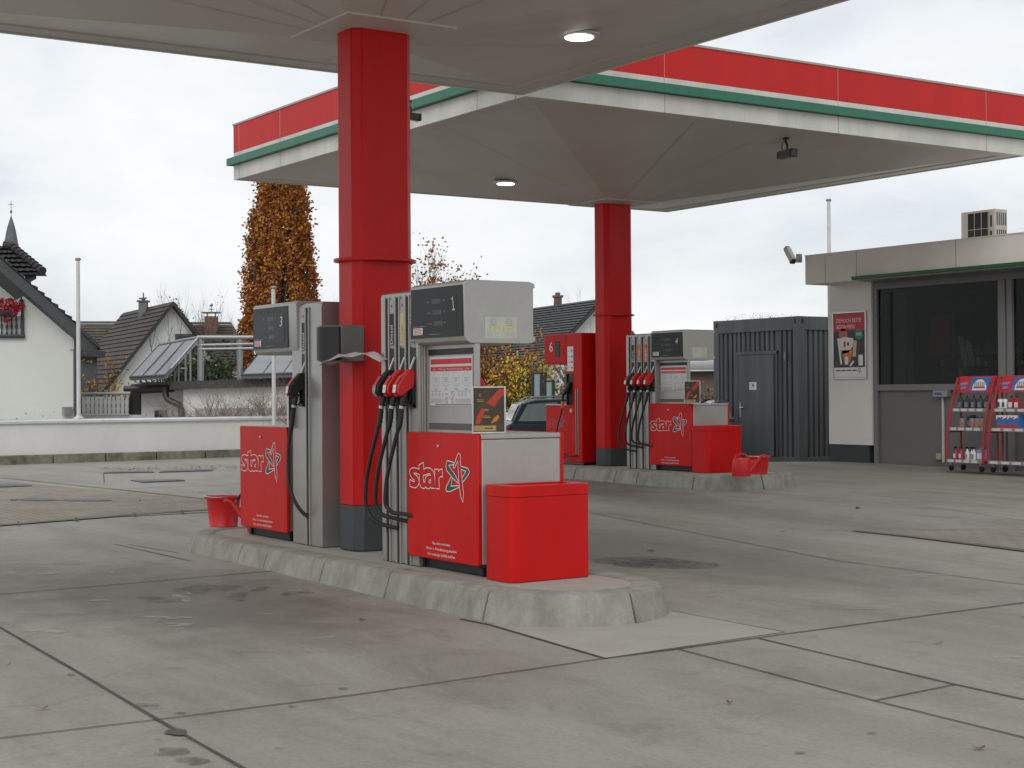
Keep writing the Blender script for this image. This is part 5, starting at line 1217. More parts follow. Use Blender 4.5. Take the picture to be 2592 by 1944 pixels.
# ---- generic gabled house in view coordinates
def gable_house(name, label, apex, D0, gdir, half, slope, length, mats, zb=-1.5, ohang=.25, rows=22, cols=1, roofm=TILEB):
    """apex: pixel of the front gable top; gdir: (lateral, distance) unit vector along the gable; ridge runs backwards"""
    A = at(*apex, D0); g_ = (HR*gdir[0]+HF*gdir[1]); g_ = g_.normalized(); r = Vector((-g_.y, g_.x, 0))
    if r.dot(HF) < 0: r = -r
    t = thing(name, label, 'house', (0, 0, 0), 0, 'houses behind the forecourt')
    dz = half*slope; w = MB(); a = A+Vector((0, 0, -.18))
    pl_ = lambda s_, z: Vector((A.x, A.y, 0))+g_*s_+Vector((0, 0, z))
    w.extr([pl_(-half, zb), pl_(-half, a.z-dz), a, pl_(half, a.z-dz), pl_(half, zb)], r*length, 0); w.build('wall', mats[0], t, flat=True)
    rf = MB(); th = .16
    for s_ in (-1, 1):
        e = half+ohang; R0 = A-r*.35; R1 = A+r*(length+.3); E0 = R0+g_*s_*e-Vector((0, 0, e*slope)); E1 = R1+g_*s_*e-Vector((0, 0, e*slope))
        tiles(rf, R0, R1, E1, E0, rows, cols, 0, .035)
        rf.add([R0, R1, E1, E0]+[p-Vector((0, 0, th)) for p in (R0, R1, E1, E0)], [(7, 6, 5, 4), (0, 4, 5, 1), (1, 5, 6, 2), (2, 6, 7, 3), (3, 7, 4, 0)], 1)
    ro = rf.build('roof', [roofm, mats[1]], t, flat=True)
    return t, A, g_, r, ro
t, A, g_, r_, ro = gable_house('house', 'steep dark-roofed house with white gable and small attic window, left of the orange tree', (434, 764), 60., (.90, .435), 2.9, 1.28, 8.5, (PLASTERB, TILE), zb=-2)
# lean-to skirt of the roof, chimney and attic window
w = MB(); q = A+g_*.55-Vector((0, 0, 2.05)); w.extr([q-g_*.42, q+g_*.42, q+g_*.42+Vector((0, 0, .82)), q-g_*.42+Vector((0, 0, .82))], -r_*.04); wf = w.build('window', mat_reuse('window_frame_grey', (.10, .09, .09)), t)
w = MB(); q2 = q-r_*.05; w.extr([q2-g_*.34+Vector((0, 0, .07)), q2+g_*.34+Vector((0, 0, .07)), q2+g_*.34+Vector((0, 0, .75)), q2-g_*.34+Vector((0, 0, .75))], -r_*.02); w.build('pane', GLASSD, wf)
def chimney(parent, px, pyb, pyt, D, wpx, m, cap=True, capm=None):
    b = at(px, pyb, D); tz = at(px, pyt, D).z; w_ = wpx*D/F_PX/2; o = MB()
    f_ = lambda x, y, z: (b.x+HR.x*x+HF.x*y, b.y+HR.y*x+HF.y*y, z)
    o.hexa([f_(*p, b.z-1) for p in ((-w_, -w_), (w_, -w_), (w_, w_), (-w_, w_))]+[f_(*p, tz) for p in ((-w_*.9, -w_), (w_*.9, -w_), (w_*.9, w_), (-w_*.9, w_))]); c = o.build('chimney', m, parent, flat=True)
    if cap:
        k = MB(); e = w_*1.25; k.hexa([f_(*p, tz+.005) for p in ((-e, -e), (e, -e), (e, e), (-e, e))]+[f_(*p, tz+.07) for p in ((-e, -e), (e, -e), (e, e), (-e, e))]); k.build('chimney_cap', capm or mat_reuse('cap_grey', (.10, .09, .09)), c, flat=True)
    return c, b, tz, w_
c_, b_, tz, w_ = chimney(t, 363, 792, 765, 63.4, 22, mat_reuse('chimney_grey', (.16, .155, .15)))
v = MB(); c0 = Vector((b_.x, b_.y, tz)); v.tube([c0, c0+Vector((0, 0, .38))], .03, 6); v.tube([c0+Vector((0, 0, .15))-HR*.17, c0+Vector((0, 0, .17))+HR*.13], .035, 6); v.lathe([(.07, .08), (.10, .14), (.02, .16)], c0, 8); v.build('chimney_vane', mat_reuse('iron', (.12, .12, .13)), c_)
# lower front dormer roof of that house
t, A, g_, r_, ro = gable_house('house', 'low weathered-tile roof between the flag pole and the steep dark roof', (330, 815), 74., (.10, .995), 3.2, .85, 14, (PLASTERB, TILE), zb=-2, roofm=TILEL)
# rotate: ridge parallel to the picture; simple long roof behind
def long_house(name, label, pxa, pxb, pyr, pye, D, mats, roofm, hip=0, zb=-2, wall=True, skew=0):
    t = thing(name, label, 'house', (0, 0, 0), 0, 'houses behind the forecourt')
    Ra, Rb = at(pxa, pyr, D), at(pxb, pyr, D+skew); h = Ra.z-at(pxa, pye, D).z; run = h/.85
    Ea = at(pxa-hip*.0, pyr, D)-HF*run-Vector((0, 0, h)); Eb = Rb-HF*run-Vector((0, 0, h))+HR*hip
    Fa = Ra+HF*run-Vector((0, 0, h)); Fb = Rb+HF*run-Vector((0, 0, h))+HR*hip
    rf = MB(); tiles(rf, Ra, Rb, Eb, Ea, 16, 1, 0, .04); tiles(rf, Ra, Rb, Fb, Fa, 16, 1, 0, .05)
    rf.add([Rb, Eb, Fb], [(0, 1, 2)]); rf.add([Ra, Ea, Fa], [(0, 1, 2)]); rf.add([Ea, Eb, Fb, Fa], [(0, 1, 2, 3)], 1); rf.build('roof', [roofm, mats[1]], t, flat=True)
    w = MB(); i = .5
    P = [Ea+HF*i, Eb+HF*i-HR*.3, Fb-HF*i-HR*.3, Fa-HF*i]; w.add([Vector((p.x, p.y, zb)) for p in P]+[Vector((p.x, p.y, Ea.z-.02)) for p in P], [(0, 1, 5, 4), (1, 2, 6, 5), (2, 3, 7, 6), (3, 0, 4, 7)]); w.build('wall', mats[0], t, flat=True)
    return t
bpy.data.objects.remove(ro, do_unlink=True)
for ch in list(t.children): bpy.data.objects.remove(ch, do_unlink=True)
bpy.data.objects.remove(t, do_unlink=True)
long_house('house', 'far house with mossy weathered tiles seen just right of the tall left flag pole', 150, 330, 813, 925, 80., (PLASTERB, TILE), TILEL)
t = long_house('house', 'far brown-tiled house with capped chimney, left of the orange tree', 470, 584, 815, 935, 78., (PLASTERB, TILE), TILEB, hip=1.0)
c_, b_, tz, w_ = chimney(t, 535, 822, 801, 77.5, 32, BRICK, False)
v = MB(); c0 = Vector((b_.x, b_.y, tz)); v.hexa([c0+HR*a-HF*.4*s_+Vector((0, 0, .16)) for a, s_ in ((-.42, 1), (.42, 1), (.42, -1), (-.42, -1))]+[c0+HR*a-HF*.4*s_+Vector((0, 0, .21)) for a, s_ in ((-.42, 1), (.42, 1), (.42, -1), (-.42, -1))])
for a in (-.2, .2): v.tube([c0+HR*a, c0+HR*a+Vector((0, 0, .17))], .03, 6)
v.tube([c0+Vector((0, 0, .2)), c0+Vector((0, 0, .60))], .025, 6); v.tube([c0+Vector((0, 0, .36))-HR*.12, c0+Vector((0, 0, .36))+HR*.12], .02, 5); v.extr([c0+HR*-.12+Vector((0, 0, .5)), c0+HR*.1+Vector((0, 0, .5)), c0+HR*.04+Vector((0, 0, .66))], HF*.02); v.build('chimney_cowl', mat_reuse('iron', (.12, .12, .13)), c_)
# dark side roof piece at pole (lower extension)
t = thing('house', 'dark slate-clad gable end just right of the white house', 'house', (0, 0, 0), 0, 'houses behind the forecourt')
w = MB(); D = 52.; w.extr([at(196, 1040, D), at(196, 826, D), at(248, 872, D), at(246, 885, D), at(246, 1040, D)], (HF*.95-HR*.35)*5); w.build('wall', mat_reuse('slate_clad', (.075, .085, .09)), t, flat=True)
w = MB(); a, b_, = at(186, 812, D-.3), at(254, 874, D-.3); w.extr([a, b_, b_-Vector((0, 0, .13)), a-Vector((0, 0, .13))], (HF*.95-HR*.35)*6); a, b_ = at(190, 886, D-.4), at(256, 888, D-.4); w.extr([a, b_, b_-Vector((0, 0, .2)), a-Vector((0, 0, .2))], HF*.5); w.build('roof', TILE, t, flat=True)

# ---- low white building with solar collectors and steel frame
def annex():
    D = 37.; P = lambda px, py, e=0: at(px, py, D+e)
    t = thing('garage_building', 'low white flat-roofed building with dark roof edge behind the wall', 'building', (0, 0, 0))
    w = MB(); w.extr([P(464, 1085), P(464, 984), P(880, 973), P(880, 1085)], HF*6); w.extr([P(358, 1085, .8), P(358, 990, .8), P(464, 986, .8), P(464, 1085, .8)], HF*5); w.build('wall', PLASTERW, t, flat=True)
    w = MB(); w.extr([P(429, 986, -.25), P(429, 966, -.25), P(900, 952, -.25), P(900, 973, -.25)], HF*6.5); w.extr([P(330, 998, .3), P(330, 975, .3), P(429, 972, .3), P(429, 992, .3)], HF*5.5); w.build('roof_edge', mat_reuse('roof_edge_dark', (.045, .04, .042)), t, flat=True)
    w = MB(); w.tube([P(314, 984, .1), P(424, 981, .1)], .07, 8); w.build('gutter', PIPEB, t)
    w = MB(); w.tube([P(419, 980, 0), P(419, 998, 0), P(424, 1010, -.05), P(440, 1019, -.1), P(452, 1024, -.1), P(459, 1036, -.1), P(461, 1085, -.1)], .075, 10); w.build('downpipe', PIPEB, t)
    w = MB(); w.extr([P(328, 1052, 1.2), P(328, 996, 1.2), P(356, 996, 1.2), P(356, 1052, 1.2)], HF*.1); w.build('dark_opening', mat_reuse('opening_dark', (.012, .012, .012)), t, flat=True)
    w = MB(); w.extr([P(390, 1064, .77), P(390, 1038, .77), P(422, 1038, .77), P(422, 1064, .77)], HF*.05); wn = w.build('window', mat_reuse('window_frame_pale', (.33, .33, .32)), t, flat=True); w = MB(); w.extr([P(392, 1062, .74), P(392, 1040, .74), P(401, 1040, .74), P(401, 1062, .74)], HF*.02); w.extr([P(404, 1062, .74), P(404, 1048, .74), P(412, 1048, .74), P(412, 1062, .74)], HF*.02); w.build('pane', GLASSD, wn, flat=True)
    # steel pergola carrying the collectors
    s_ = MB()
    for a, b in (((402, 872), (500, 854)), ((500, 854), (760, 854)), ((497, 874), (760, 868)), ((503, 884), (760, 880))): s_.tube([P(*a, .6 if a[0] < 450 else .2), P(*b, .2)], .05 if a[1] < 870 else .035, 8)
    for px, yt, r in ((508, 856, .085), (607, 856, .075), (470, 890, .03), (482, 880, .03), (442, 925, .025), (452, 925, .025)): s_.tube([P(px, yt, .25), P(px, 966, .25)], r, 8)
    s_.tube([P(442, 933, .25), P(474, 933, .25)], .025, 6); s_.tube([P(328, 958, .2), P(418, 953, .2)], .04, 6); s_.tube([P(332, 972, .2), P(430, 970, .2)], .04, 6)
    for k in range(6): s_.tube([P(338+14*k, 958-k*.8, .2), P(346+14*k, 971-k*.4, .2)], .025, 6)
    s_.tube([P(500, 856, .1), P(418, 950, -.3)], .035, 6); s_.build('steel_frame', STEELG, t)
    return t
annex()
def collector(label, q4, D, lines, nm):
    (a, b, c, d) = [at(px, py, D+e) for px, py, e in q4]; t = thing('solar_collector', label, 'solar panel', (0, 0, 0), 0, 'solar collectors above the low building')
    nrm = (b-a).cross(d-a).normalized(); nrm = nrm if nrm.z > 0 else -nrm
    p = MB(); p.add([a, b, c, d]+[x-nrm*.09 for x in (a, b, c, d)], [(0, 1, 2, 3), (7, 6, 5, 4), (0, 4, 5, 1), (1, 5, 6, 2), (2, 6, 7, 3), (3, 7, 4, 0)], 0); p.build('collector_glass', PANELG, t, flat=True)
    l = MB()
    for s_ in lines: l.tube([a.lerp(b, s_)+nrm*.004, d.lerp(c, s_)+nrm*.004], .011, 5)
    l.tube([d+nrm*.004, c+nrm*.004], .028, 6); l.build('collector_rail', mat_reuse('rail_grey', (.08, .08, .09)), t); return t
collector('large grey solar collector on the steel frame, right of the steep house', [(402, 873, 1.6), (500, 857, 1.3), (417, 950, -.6), (328, 955, -.3)], 37., (0, .34, .68, 1), 0)
collector('grey-blue solar collector seen below the display of pump 3', [(652, 899, 1.3), (800, 894, 1.3), (770, 944, -.5), (611, 949, -.5)], 37., (0, .33, .66, 1), 1)
# balcony fence with cut-out boards
def cutfence():
    D = 38.; t = thing('balcony_fence', 'white board balcony fence with cut-out pattern beside the tall flag pole', 'fence', (0, 0, 0))
    n = 11; x0, x1 = 207, 326
    for i in range(n):
        a = x0+(x1-x0)*i/n; b = x0+(x1-x0)*(i+1)/n; w = MB(); c = (b-a)
        L_ = []; R_ = []
        prof = [(1049, 0), (1045, .1), (1043, .22), (1040, .06), (1034, .0), (1030, .10), (1026, .2), (1022, .05), (1016, .0), (1012, .18), (1009, .05), (1004, 0)]
        for y, k in prof: L_.append(at(a+.4+c*k*.6, y, D)); R_.append(at(b-.4-c*k*.6, y, D))
        for j in range(len(prof)-1): w.extr([L_[j], R_[j], R_[j+1], L_[j+1]], HF*.03)
        w.build('board', mat_reuse('fence_white', (.55, .55, .53)), t, flat=True)
    w = MB(); w.tube([at(200, 996, D), at(330, 996, D)], .035, 6)
    for k in range(5): w.tube([at(214+26*k, 996, D), at(214+26*k, 1049, D+.06)], .02, 6)
    w.build('handrail', STEELG, t)
    w = MB(); w.extr([at(196, 1085, D+.1), at(196, 1050, D+.1), at(358, 1050, D+.1), at(358, 1085, D+.1)], HF*2); w.build('base_wall', PLASTERW, t, flat=True)
    w = MB(); w.extr([at(196, 1049, D+.3), at(196, 1004, D+.3), at(329, 1004, D+.3), at(329, 1049, D+.3)], HF*.04); w.build('shade_board', mat_reuse('shade_grey', (.13, .14, .16)), t, flat=True)
cutfence()
# garden wall (second, beige) behind the boundary wall
t = thing('garden_wall', 'low beige garden wall behind the bare shrubs', 'wall', (0, 0, 0)); w = MB(); D = 34.; w.extr([at(494, 1085, D), at(494, 1034, D), at(880, 1030, D), at(880, 1085, D)], HF*.2); w.build('wall_render', mat_reuse('beige_render', (.40, .38, .34)), t, flat=True)
w = MB(); w.extr([at(-60, 1072, 31.5), at(-60, 1063, 31.5), at(250, 1061, 31.5), at(545, 1053, 31.5), at(545, 1060, 31.5), at(420, 1072, 31.5)], HF*.15); tag(w.build('garden_edging', mat_reuse('edging_brown', (.13, .10, .09)), flat=True), 'thin brown garden edging just above the white wall coping', 'edging')

# ---- house on the right behind pump 1
t, A, g_, r_, ro = gable_house('house', 'dark-roofed house with white gable between pump 1 and the far red column', (1513, 757), 52., (.93, .37), 3.6, .98, 9, (PLASTERB, TILE), zb=-2, rows=40, roofm=mat_reuse('tile_slate', (.058, .060, .066)))
c_, b_, tz, w_ = chimney(t, 1412, 778, 753, 55.5, 22, BRICK, True); v = MB(); v.lathe([(.09, .07), (.10, .16), (.06, .18)], (b_.x, b_.y, tz), 10); v.build('chimney_pot', mat_reuse('iron', (.12, .12, .13)), c_)
t = long_house('house', 'low brown-roofed brick building seen through the gap in pump 4', 1700, 1900, 905, 938, 45., (mat_reuse('brown_brick', (.13, .095, .07)), TILE), TILEB, zb=-1)
# glass garden screen
t = thing('garden_screen', 'dark-framed glass garden screen behind the dark car', 'fence', (0, 0, 0)); D = 40.
w = MB()
for px, y0 in ((1348, 942), (1370, 942), (1379, 950), (1400, 960)): w.tube([at(px, 1060, D), at(px, y0, D)], .045, 6)
w.tube([at(1348, 944, D), at(1380, 944, D)], .025, 6); w.tube([at(1348, 1004, D), at(1372, 1004, D)], .02, 6); w.tube([at(1378, 965, D), at(1402, 965, D)], .02, 6); w.build('frame', mat_reuse('iron2', (.03, .035, .04)), t)
w = MB(); w.extr([at(1349, 1004, D), at(1349, 946, D), at(1369, 946, D), at(1369, 1004, D)], HF*.01); w.extr([at(1381, 1040, D), at(1381, 966, D), at(1399, 966, D), at(1399, 1040, D)], HF*.01); w.build('glass_panel', mat_reuse('pale_glass', (.28, .36, .38)), t, flat=True)

# ================================================================== TREES
def limb(m, p, d, r, ln, depth, R_, up=.15, spread=.5, n=4, tips=None, kids=3, shrink=.66):
    pts = [p.copy()]; k = 4; dd = d.copy()
    for i in range(k):
        dd = (dd+Vector((R_.gauss(0, .10), R_.gauss(0, .10), R_.gauss(0, .07)+up*.25))).normalized(); pts.append(pts[-1]+dd*ln/k)
    m.tube(pts, [r*(1-.5*i/k) for i in range(k+1)], n, caps=False)
    if tips is not None and depth <= 1: tips += pts[1:]
    if depth > 0:
        for j in range(kids):
            i = R_.randint(1, k); ax = Vector((R_.gauss(0, 1), R_.gauss(0, 1), R_.gauss(0, .5))).normalized()
            nd = (dd+ax*spread).normalized(); limb(m, pts[i], nd, r*(1-.5*i/k)*.7, ln*shrink*R_.uniform(.75, 1.15), depth-1, R_, up, spread, max(3, n-1), tips, kids, shrink)
def leaves(m, pts, n, s, spread, R_, mi=0, nm=1):
    for i in range(n):
        q = R_.choice(pts)+Vector((R_.gauss(0, spread), R_.gauss(0, spread), R_.gauss(0, spread))); u = Vector((R_.gauss(0, 1), R_.gauss(0, 1), R_.gauss(0, 1))).normalized(); v = u.orthogonal().normalized(); ss = s*R_.uniform(.6, 1.4)
        m.add([q+u*ss, q+v*ss*.6, q-u*ss, q-v*ss*.6], [(0, 1, 2, 3)], mi+R_.randrange(nm))
def tree(name, label, px, pyb, D, h, lean, leafm=None, nleaf=0, ls=.06, seed=1, r=.12, kids=3, depth=4, spread=.55, stems=1, bark=TWIG, lsp=.08, up=.25, fr=.42, shrink=.66, group='bare autumn trees and shrubs'):
    R_ = random.Random(seed); b = at(px, pyb, D); b.z = min(b.z, 0); t = thing(name, label, 'tree' if 'tree' in name else 'shrub', b, 0, group)
    m = MB(); tips = []
    for k in range(stems):
        a = Vector((R_.gauss(0, .25), R_.gauss(0, .25), 1)).normalized() if stems > 1 else Vector((lean, 0, 1)).normalized()
        limb(m, Vector((R_.gauss(0, .12), R_.gauss(0, .12), 0))*(stems > 1), a, r, h*fr, depth, R_, up, spread, 6, tips, kids, shrink)
    m.build('branches', bark, t, smooth=0, flat=True)
    if nleaf: l = MB(); leaves(l, tips, nleaf, ls, lsp, R_); l.build("foliage", leafm, t, flat=True)
    return t
def column_tree():
    D = 62.; R_ = random.Random(11); c = at(712, 1010, D); base = Vector((c.x, c.y, -1)); t = thing('columnar_tree', 'tall columnar tree with dense rust-orange foliage behind pump 3', 'tree', base, 0)
    k = D/F_PX; zt = at(712, 395, D).z+1
    prof = [(0, 100), (.08, 112), (.22, 115), (.36, 108), (.5, 100), (.62, 92), (.74, 80), (.86, 66), (.94, 50), (1, 20)]
    def rad(u):
        for (a, ra), (b, rb) in zip(prof, prof[1:]):
            if u <= b: return (ra+(rb-ra)*(u-a)/(b-a))*k
        return .3
    m = MB(); clumps = []
    m.tube([(0, 0, 0), (.05, 0, zt*.5), (0, 0, zt*.93)], [.22, .13, .03], 8)
    for i in range(46):
        a = R_.uniform(0, 2*PI); z0 = R_.uniform(.02, .55)*zt; q = R_.uniform(.35, .92); pts = []; top = min(.98, z0/zt+R_.uniform(.22, .42))
        for j in range(7):
            u = z0/zt+(top-z0/zt)*j/6; rr = rad(u)*q*min(1, .15+j/3.2); pts.append(Vector((rr*math.cos(a+.05*j), rr*math.sin(a+.05*j), u*zt)))
        m.tube(pts, [.06*(1-.12*j) for j in range(7)], 5, caps=False)
    m.build('trunk', BARK, t, smooth=0, flat=True)
    l = MB(); n_strand = 740
    for i in range(n_strand):
        a = R_.uniform(0, 2*PI); u0 = R_.random()**.9; q = math.sqrt(R_.uniform(.30, 1.0)); ln = R_.uniform(.05, .11)
        den = R_.randint(60, 120)
        for j in range(den):
            u = u0+ln*R_.random()
            if u > 1.0: continue
            fr = (u-u0)/ln; rr = rad(u)*q*(1-.06*fr)*R_.uniform(.96, 1.04); sp = .14*(1-.6*fr)
            p = Vector((rr*math.cos(a)+R_.gauss(0, sp), rr*math.sin(a)+R_.gauss(0, sp), u*zt+R_.gauss(0, .08)))
            n_ = Vector((R_.gauss(0, 1), R_.gauss(0, 1), R_.gauss(0, .8))).normalized(); v = n_.orthogonal().normalized(); ss = R_.uniform(.045, .085)
            l.add([p+n_*ss, p+v*ss*.7, p-n_*ss, p-v*ss*.7], [(0, 1, 2, 3)])
    l.build('crown', LEAF_O, t, flat=True)
column_tree()
tree('bare_tree', 'bare twiggy tree rising behind the ridge of the steep dark house', 425, 1000, 72., 6.4, .05, LEAF_P, 160, .05, 21, .10, kids=4, depth=4, stems=3, spread=.42, up=.35, fr=.47)
tree('bare_tree', 'bare twiggy tree behind the capped chimney left of the orange tree', 560, 1000, 84., 6.3, .05, LEAF_P, 100, .05, 22, .10, kids=4, depth=4, stems=3, spread=.42, up=.35, fr=.46)
tree('bare_shrub', 'bare upright shrub in front of the white gable of the steep house', 470, 1000, 50., 4.1, .0, None, 0, 0, 23, .05, kids=4, depth=3, stems=6, spread=.45, bark=TWIGD, fr=.5)
tree('bare_tree', 'thin bare tree half hidden by the left side of the near red column', 862, 1000, 58., 6.8, -.05, None, 0, 0, 24, .10, kids=4, depth=4, stems=2, spread=.5, fr=.42)
tree('autumn_tree', 'airy tree with sparse orange-red leaves between near column and pump 1', 1118, 1000, 55., 9.1, 0, [LEAF_P], 1500, .062, 25, .11, kids=4, depth=4, spread=.50, stems=2, bark=TWIGD, lsp=.18, fr=.40)
tree('autumn_tree', 'small sparse orange tree at the right edge of the near column, lower', 1190, 1000, 60., 6.6, 0, [LEAF_P], 700, .08, 31, .10, kids=4, depth=3, spread=.55, stems=3, bark=TWIGD, lsp=.16, fr=.42)
tree('bare_tree', 'bare twigs rising over the right house roof beside the far red column', 1470, 1000, 58., 5.6, 0, None, 0, 0, 26, .06, kids=3, depth=4, stems=4, spread=.33, up=.5, fr=.42)
tree('bare_shrub', 'bare brown shrub against the white gable left of the far red column', 1475, 1000, 40., 3.6, 0, None, 0, 0, 33, .035, kids=3, depth=3, stems=7, spread=.4, fr=.46, bark=TWIG)
tree('autumn_shrub', 'dark orange shrub right behind the info board of pump 1', 1250, 1040, 43., 3.2, 0, LEAF_O, 2200, .045, 27, .04, kids=4, depth=3, spread=.45, stems=8, bark=TWIGD, lsp=.12, fr=.5)
tree('autumn_shrub', 'bright yellow shrub to the right of the dark orange one, above the car', 1330, 1050, 41., 2.6, 0, LEAF_Y2, 1150, .040, 28, .035, kids=4, depth=3, spread=.45, stems=9, bark=TWIGD, lsp=.12, fr=.46)
tree('autumn_shrub', 'orange-yellow shrub between the dark orange and the bright yellow ones', 1290, 1050, 42., 2.6, 0, LEAF_Y, 1000, .042, 38, .035, kids=4, depth=3, spread=.45, stems=8, bark=TWIGD, lsp=.12, fr=.5)
tree('autumn_shrub', 'brownish shrub behind the cut-out in the red pump 6', 1410, 1040, 44., 2.2, 0, LEAF_B, 1500, .05, 29, .03, kids=4, depth=3, spread=.5, stems=8, bark=TWIG, lsp=.1, fr=.5)
tree('autumn_shrub', 'brown hedge shrub seen right of the distant advert on pump 4', 1800, 1040, 36., 1.6, 0, LEAF_B, 1200, .04, 39, .03, kids=4, depth=3, spread=.5, stems=8, bark=TWIGD, lsp=.1, fr=.5)
tree('autumn_shrub', 'sparse shrub with orange and yellow leaves left of the steep roof verge', 255, 1035, 41., 2.9, 0, [LEAF_Y], 260, .05, 30, .03, kids=4, depth=3, spread=.5, stems=5, bark=TWIGD, lsp=.14, fr=.42)
tree('evergreen_shrub', 'small green and yellow shrub at the corner of the low building', 325, 1035, 40., 1.5, 0, LEAF_Y2, 500, .05, 35, .03, kids=3, depth=2, spread=.6, stems=5, bark=TWIGD, lsp=.14, fr=.6)
tree('evergreen_shrub', 'dark green bush behind the steel frame of the low building', 520, 1040, 46., 2.3, 0, LEAF_G, 3600, .07, 36, .04, kids=4, depth=2, spread=.7, stems=9, bark=TWIGD, lsp=.20, fr=.6)
tree('evergreen_shrub', 'dark green bush under the large solar collector', 455, 1040, 47., 2.3, 0, LEAF_G, 2400, .07, 37, .04, kids=4, depth=2, spread=.7, stems=8, bark=TWIGD, lsp=.20, fr=.6)
for i, (px, h) in enumerate(((565, 1.25), (655, 1.1), (470, .75), (720, 1.35))):
    tree('bare_shrub', ('bare pinkish shrub above the wall left of the middle', 'bare pinkish shrub above the wall at the white pole behind pump 3', 'small bare shrub above the wall by the downpipe', 'bare pinkish shrub above the wall, right next to pump 3')[i], px, 1050, 32.2, h+1.0, 0, LEAF_B, 60, .02, 40+i, .018, kids=4, depth=3, stems=9, spread=.7, up=.1, fr=.42, bark=mat_reuse('twig_pink', (.22, .16, .14)))
tree('dry_flowers', 'dry flower heads poking over the wall before the white house', 90, 1055, 30.3, .78, 0, LEAF_B, 60, .022, 50, .008, kids=2, depth=2, stems=8, spread=.8, up=.1, fr=.8, bark=TWIG)
hd = leafball('distant_trees', [TWIG, LEAF_B], at(1930, 800, 90.)-Vector((0, 0, .45)), (2.6, 2.6, .62), 900, .035, 'faint bare treetops just above the container roof', 'trees', kind='stuff', seed=9)

# ================================================================== CARS
def car(loc, rz, label, s=1.0, L_=4.5):
    """estate car, nose at +x"""
    t = thing('parked_car', label, 'car', loc, rz, 'parked cars'); t.scale = (s, s, s)
    W = .88
    # body sections: lower shell profile (x, z)
    low = [(-2.22, .32), (-2.25, .55), (-2.20, .86), (-2.12, .93), (1.15, .92), (1.95, .80), (2.22, .66), (2.26, .45), (2.18, .28), (-2.1, .26)]
    b = MB(); n = len(low); sec = [(-W, .93), (-W*.985, 1), (-W*.9, 1), (W*.9, 1), (W*.985, 1), (W, .93)]
    b.prism(low, 'y', -W, W, 0); bo = b.build('body', CARP, t, bevel=.06, segs=3)
    roof = [(-2.08, .92), (-1.86, 1.34), (-1.55, 1.42), (-.2, 1.45), (.35, 1.38), (1.10, .92)]
    g_ = MB(); nn = len(roof)
    yt = lambda z: W-.02-(z-.92)*.32
    vs = [(x, -yt(z), z) for x, z in roof]+[(x, yt(z), z) for x, z in roof]
    g_.add(vs, [tuple(range(nn)), tuple(range(nn, 2*nn))[::-1]]+[(i, i+1, nn+i+1, nn+i) for i in range(nn-1)], 0); g_.build('roof', CARP, t, bevel=.03)
    for sy in (-1, 1):
        for q in ([(-1.93, .97), (-1.72, 1.32), (-1.10, 1.36), (-1.10, .97)], [(-1.03, .97), (-1.03, 1.37), (-.30, 1.385), (-.30, .97)], [(-.22, .97), (-.22, 1.385), (.30, 1.33), (.90, .97)]):
            w = MB(); w.add([(x, sy*(yt(z)+.006), z) for x, z in q], [(0, 1, 2, 3)]); w.build('side_window', CARG, t, flat=True)
        r = MB(); r.tube([(-1.75, sy*.62, 1.38), (-1.6, sy*.64, 1.46), (-.1, sy*.64, 1.49), (.1, sy*.62, 1.42)], .018, 6); r.build('roof_rail', ALU, t)
        for x in (-1.38, 1.36):
            wl = MB(); wl.tube([(x, sy*.70, .31), (x, sy*.885, .31)], .31, 24); wo = wl.build('wheel', RUBBER, t); rm = MB(); rm.tube([(x, sy*.86, .31), (x, sy*.895, .31)], .20, 16); rm.build('rim', ALU, wo)
        h = MB(); h.box(2.05, 2.2, sy*.82-.08, sy*.82+.04, .60, .72); h.build('headlight', CARG, t, bevel=.03)
        h = MB(); h.box(-2.24, -2.1, sy*.80-.08, sy*.80+.06, .66, .88); h.build('tail_light', REDINK, t, bevel=.03)
        m = MB(); m.box(.62, .78, sy*.88-.02 if sy > 0 else sy*.88-.14, sy*.88+.14 if sy > 0 else sy*.88+.02, .95, 1.08); m.build('wing_mirror', CARP, t, bevel=.03)
    for q, nm in (([(1.03, .95), (.42, 1.335)], 'windscreen'), ([(-2.06, .97), (-1.89, 1.31)], 'rear_window')):
        (x0, z0), (x1, z1) = q; w = MB(); e = .015 if x0 > 0 else -.012
        w.add([(x0+e, -yt(z0)+.08, z0+.01), (x0+e, yt(z0)-.08, z0+.01), (x1+e, yt(z1)-.08, z1+.01), (x1+e, -yt(z1)+.08, z1+.01)], [(0, 1, 2, 3)]); w.build(nm, CARG, t, flat=True)
    return t
_p = V((1528-1296)/F_PX*31.5, 31.5, 0); car((_p.x, _p.y, -.05), YAW-PI/2+math.radians(6), 'dark estate car with roof rails behind pump 6 and the yellow shrub', .945)
_p = V((1840-1296)/F_PX*33.5, 33.5, 0); car((_p.x, _p.y, -.06), YAW-PI/2+math.radians(180), 'second dark car, only its roof showing between pump 4 and the container', .93)

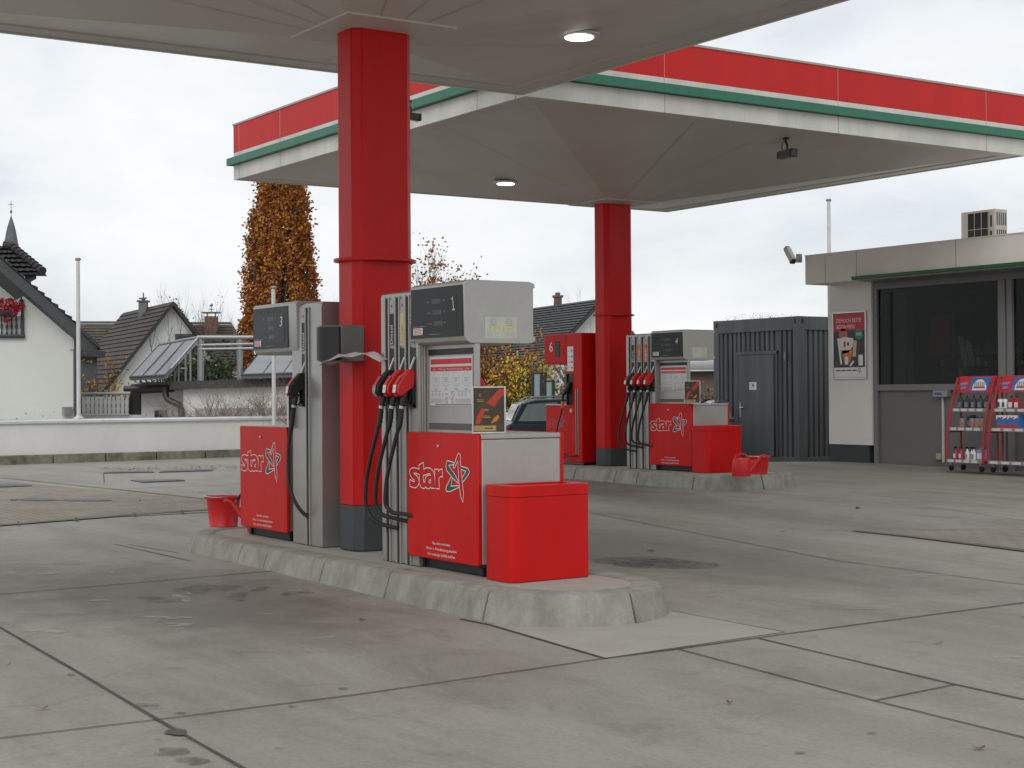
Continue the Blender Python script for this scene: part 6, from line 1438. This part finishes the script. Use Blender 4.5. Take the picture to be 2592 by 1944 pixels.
# ================================================================== SKY AND LIGHT
W_ = SC.world; W_.use_nodes = True; nt = W_.node_tree; n = nt.nodes; L = nt.links
bg = n['Background']
sky = n.new('ShaderNodeTexSky'); sky.sky_type = 'NISHITA'; sky.sun_disc = False
SUN_EL, SUN_AZ = math.radians(38), math.radians(138)
sky.sun_elevation = SUN_EL; sky.sun_rotation = SUN_AZ
tc = n.new('ShaderNodeTexCoord'); mp = n.new('ShaderNodeMapping'); mp.inputs['Scale'].default_value = (1, 1, 2.6); L.new(tc.outputs['Generated'], mp.inputs['Vector'])
nz = n.new('ShaderNodeTexNoise'); nz.inputs['Scale'].default_value = 2.9; nz.inputs['Detail'].default_value = 8; nz.inputs['Roughness'].default_value = .55; nz.inputs['Distortion'].default_value = .35; L.new(mp.outputs['Vector'], nz.inputs['Vector'])
cr = n.new('ShaderNodeValToRGB'); e = cr.color_ramp.elements
e[0].position = .36; e[0].color = (5.3, 5.6, 5.9, 1); e[1].position = .62; e[1].color = (7.35, 7.4, 7.4, 1); k = e.new(.49); k.color = (6.6, 6.8, 6.95, 1)
L.new(nz.outputs['Fac'], cr.inputs['Fac'])
mx = n.new('ShaderNodeMix'); mx.data_type = 'RGBA'; mx.inputs[0].default_value = .93; L.new(sky.outputs['Color'], mx.inputs[6]); L.new(cr.outputs['Color'], mx.inputs[7]); L.new(mx.outputs[2], bg.inputs['Color'])
bg.inputs['Strength'].default_value = .13
sl = bpy.data.lights.new('Sun', 'SUN'); sl.energy = .85; sl.angle = math.radians(35); sl.color = (1, .97, .92)
so = bpy.data.objects.new('Sun', sl); COL.objects.link(so)
sd = Vector((math.sin(SUN_AZ)*math.cos(SUN_EL), math.cos(SUN_AZ)*math.cos(SUN_EL), math.sin(SUN_EL)))
so.rotation_euler = sd.to_track_quat('Z', 'Y').to_euler()
SC.view_settings.view_transform = 'Standard'; SC.view_settings.look = 'None'; SC.view_settings.gamma = 1; SC.view_settings.exposure = .08
SC.render.film_transparent = False
SC.cycles.max_bounces = 6; SC.cycles.transparent_max_bounces = 8
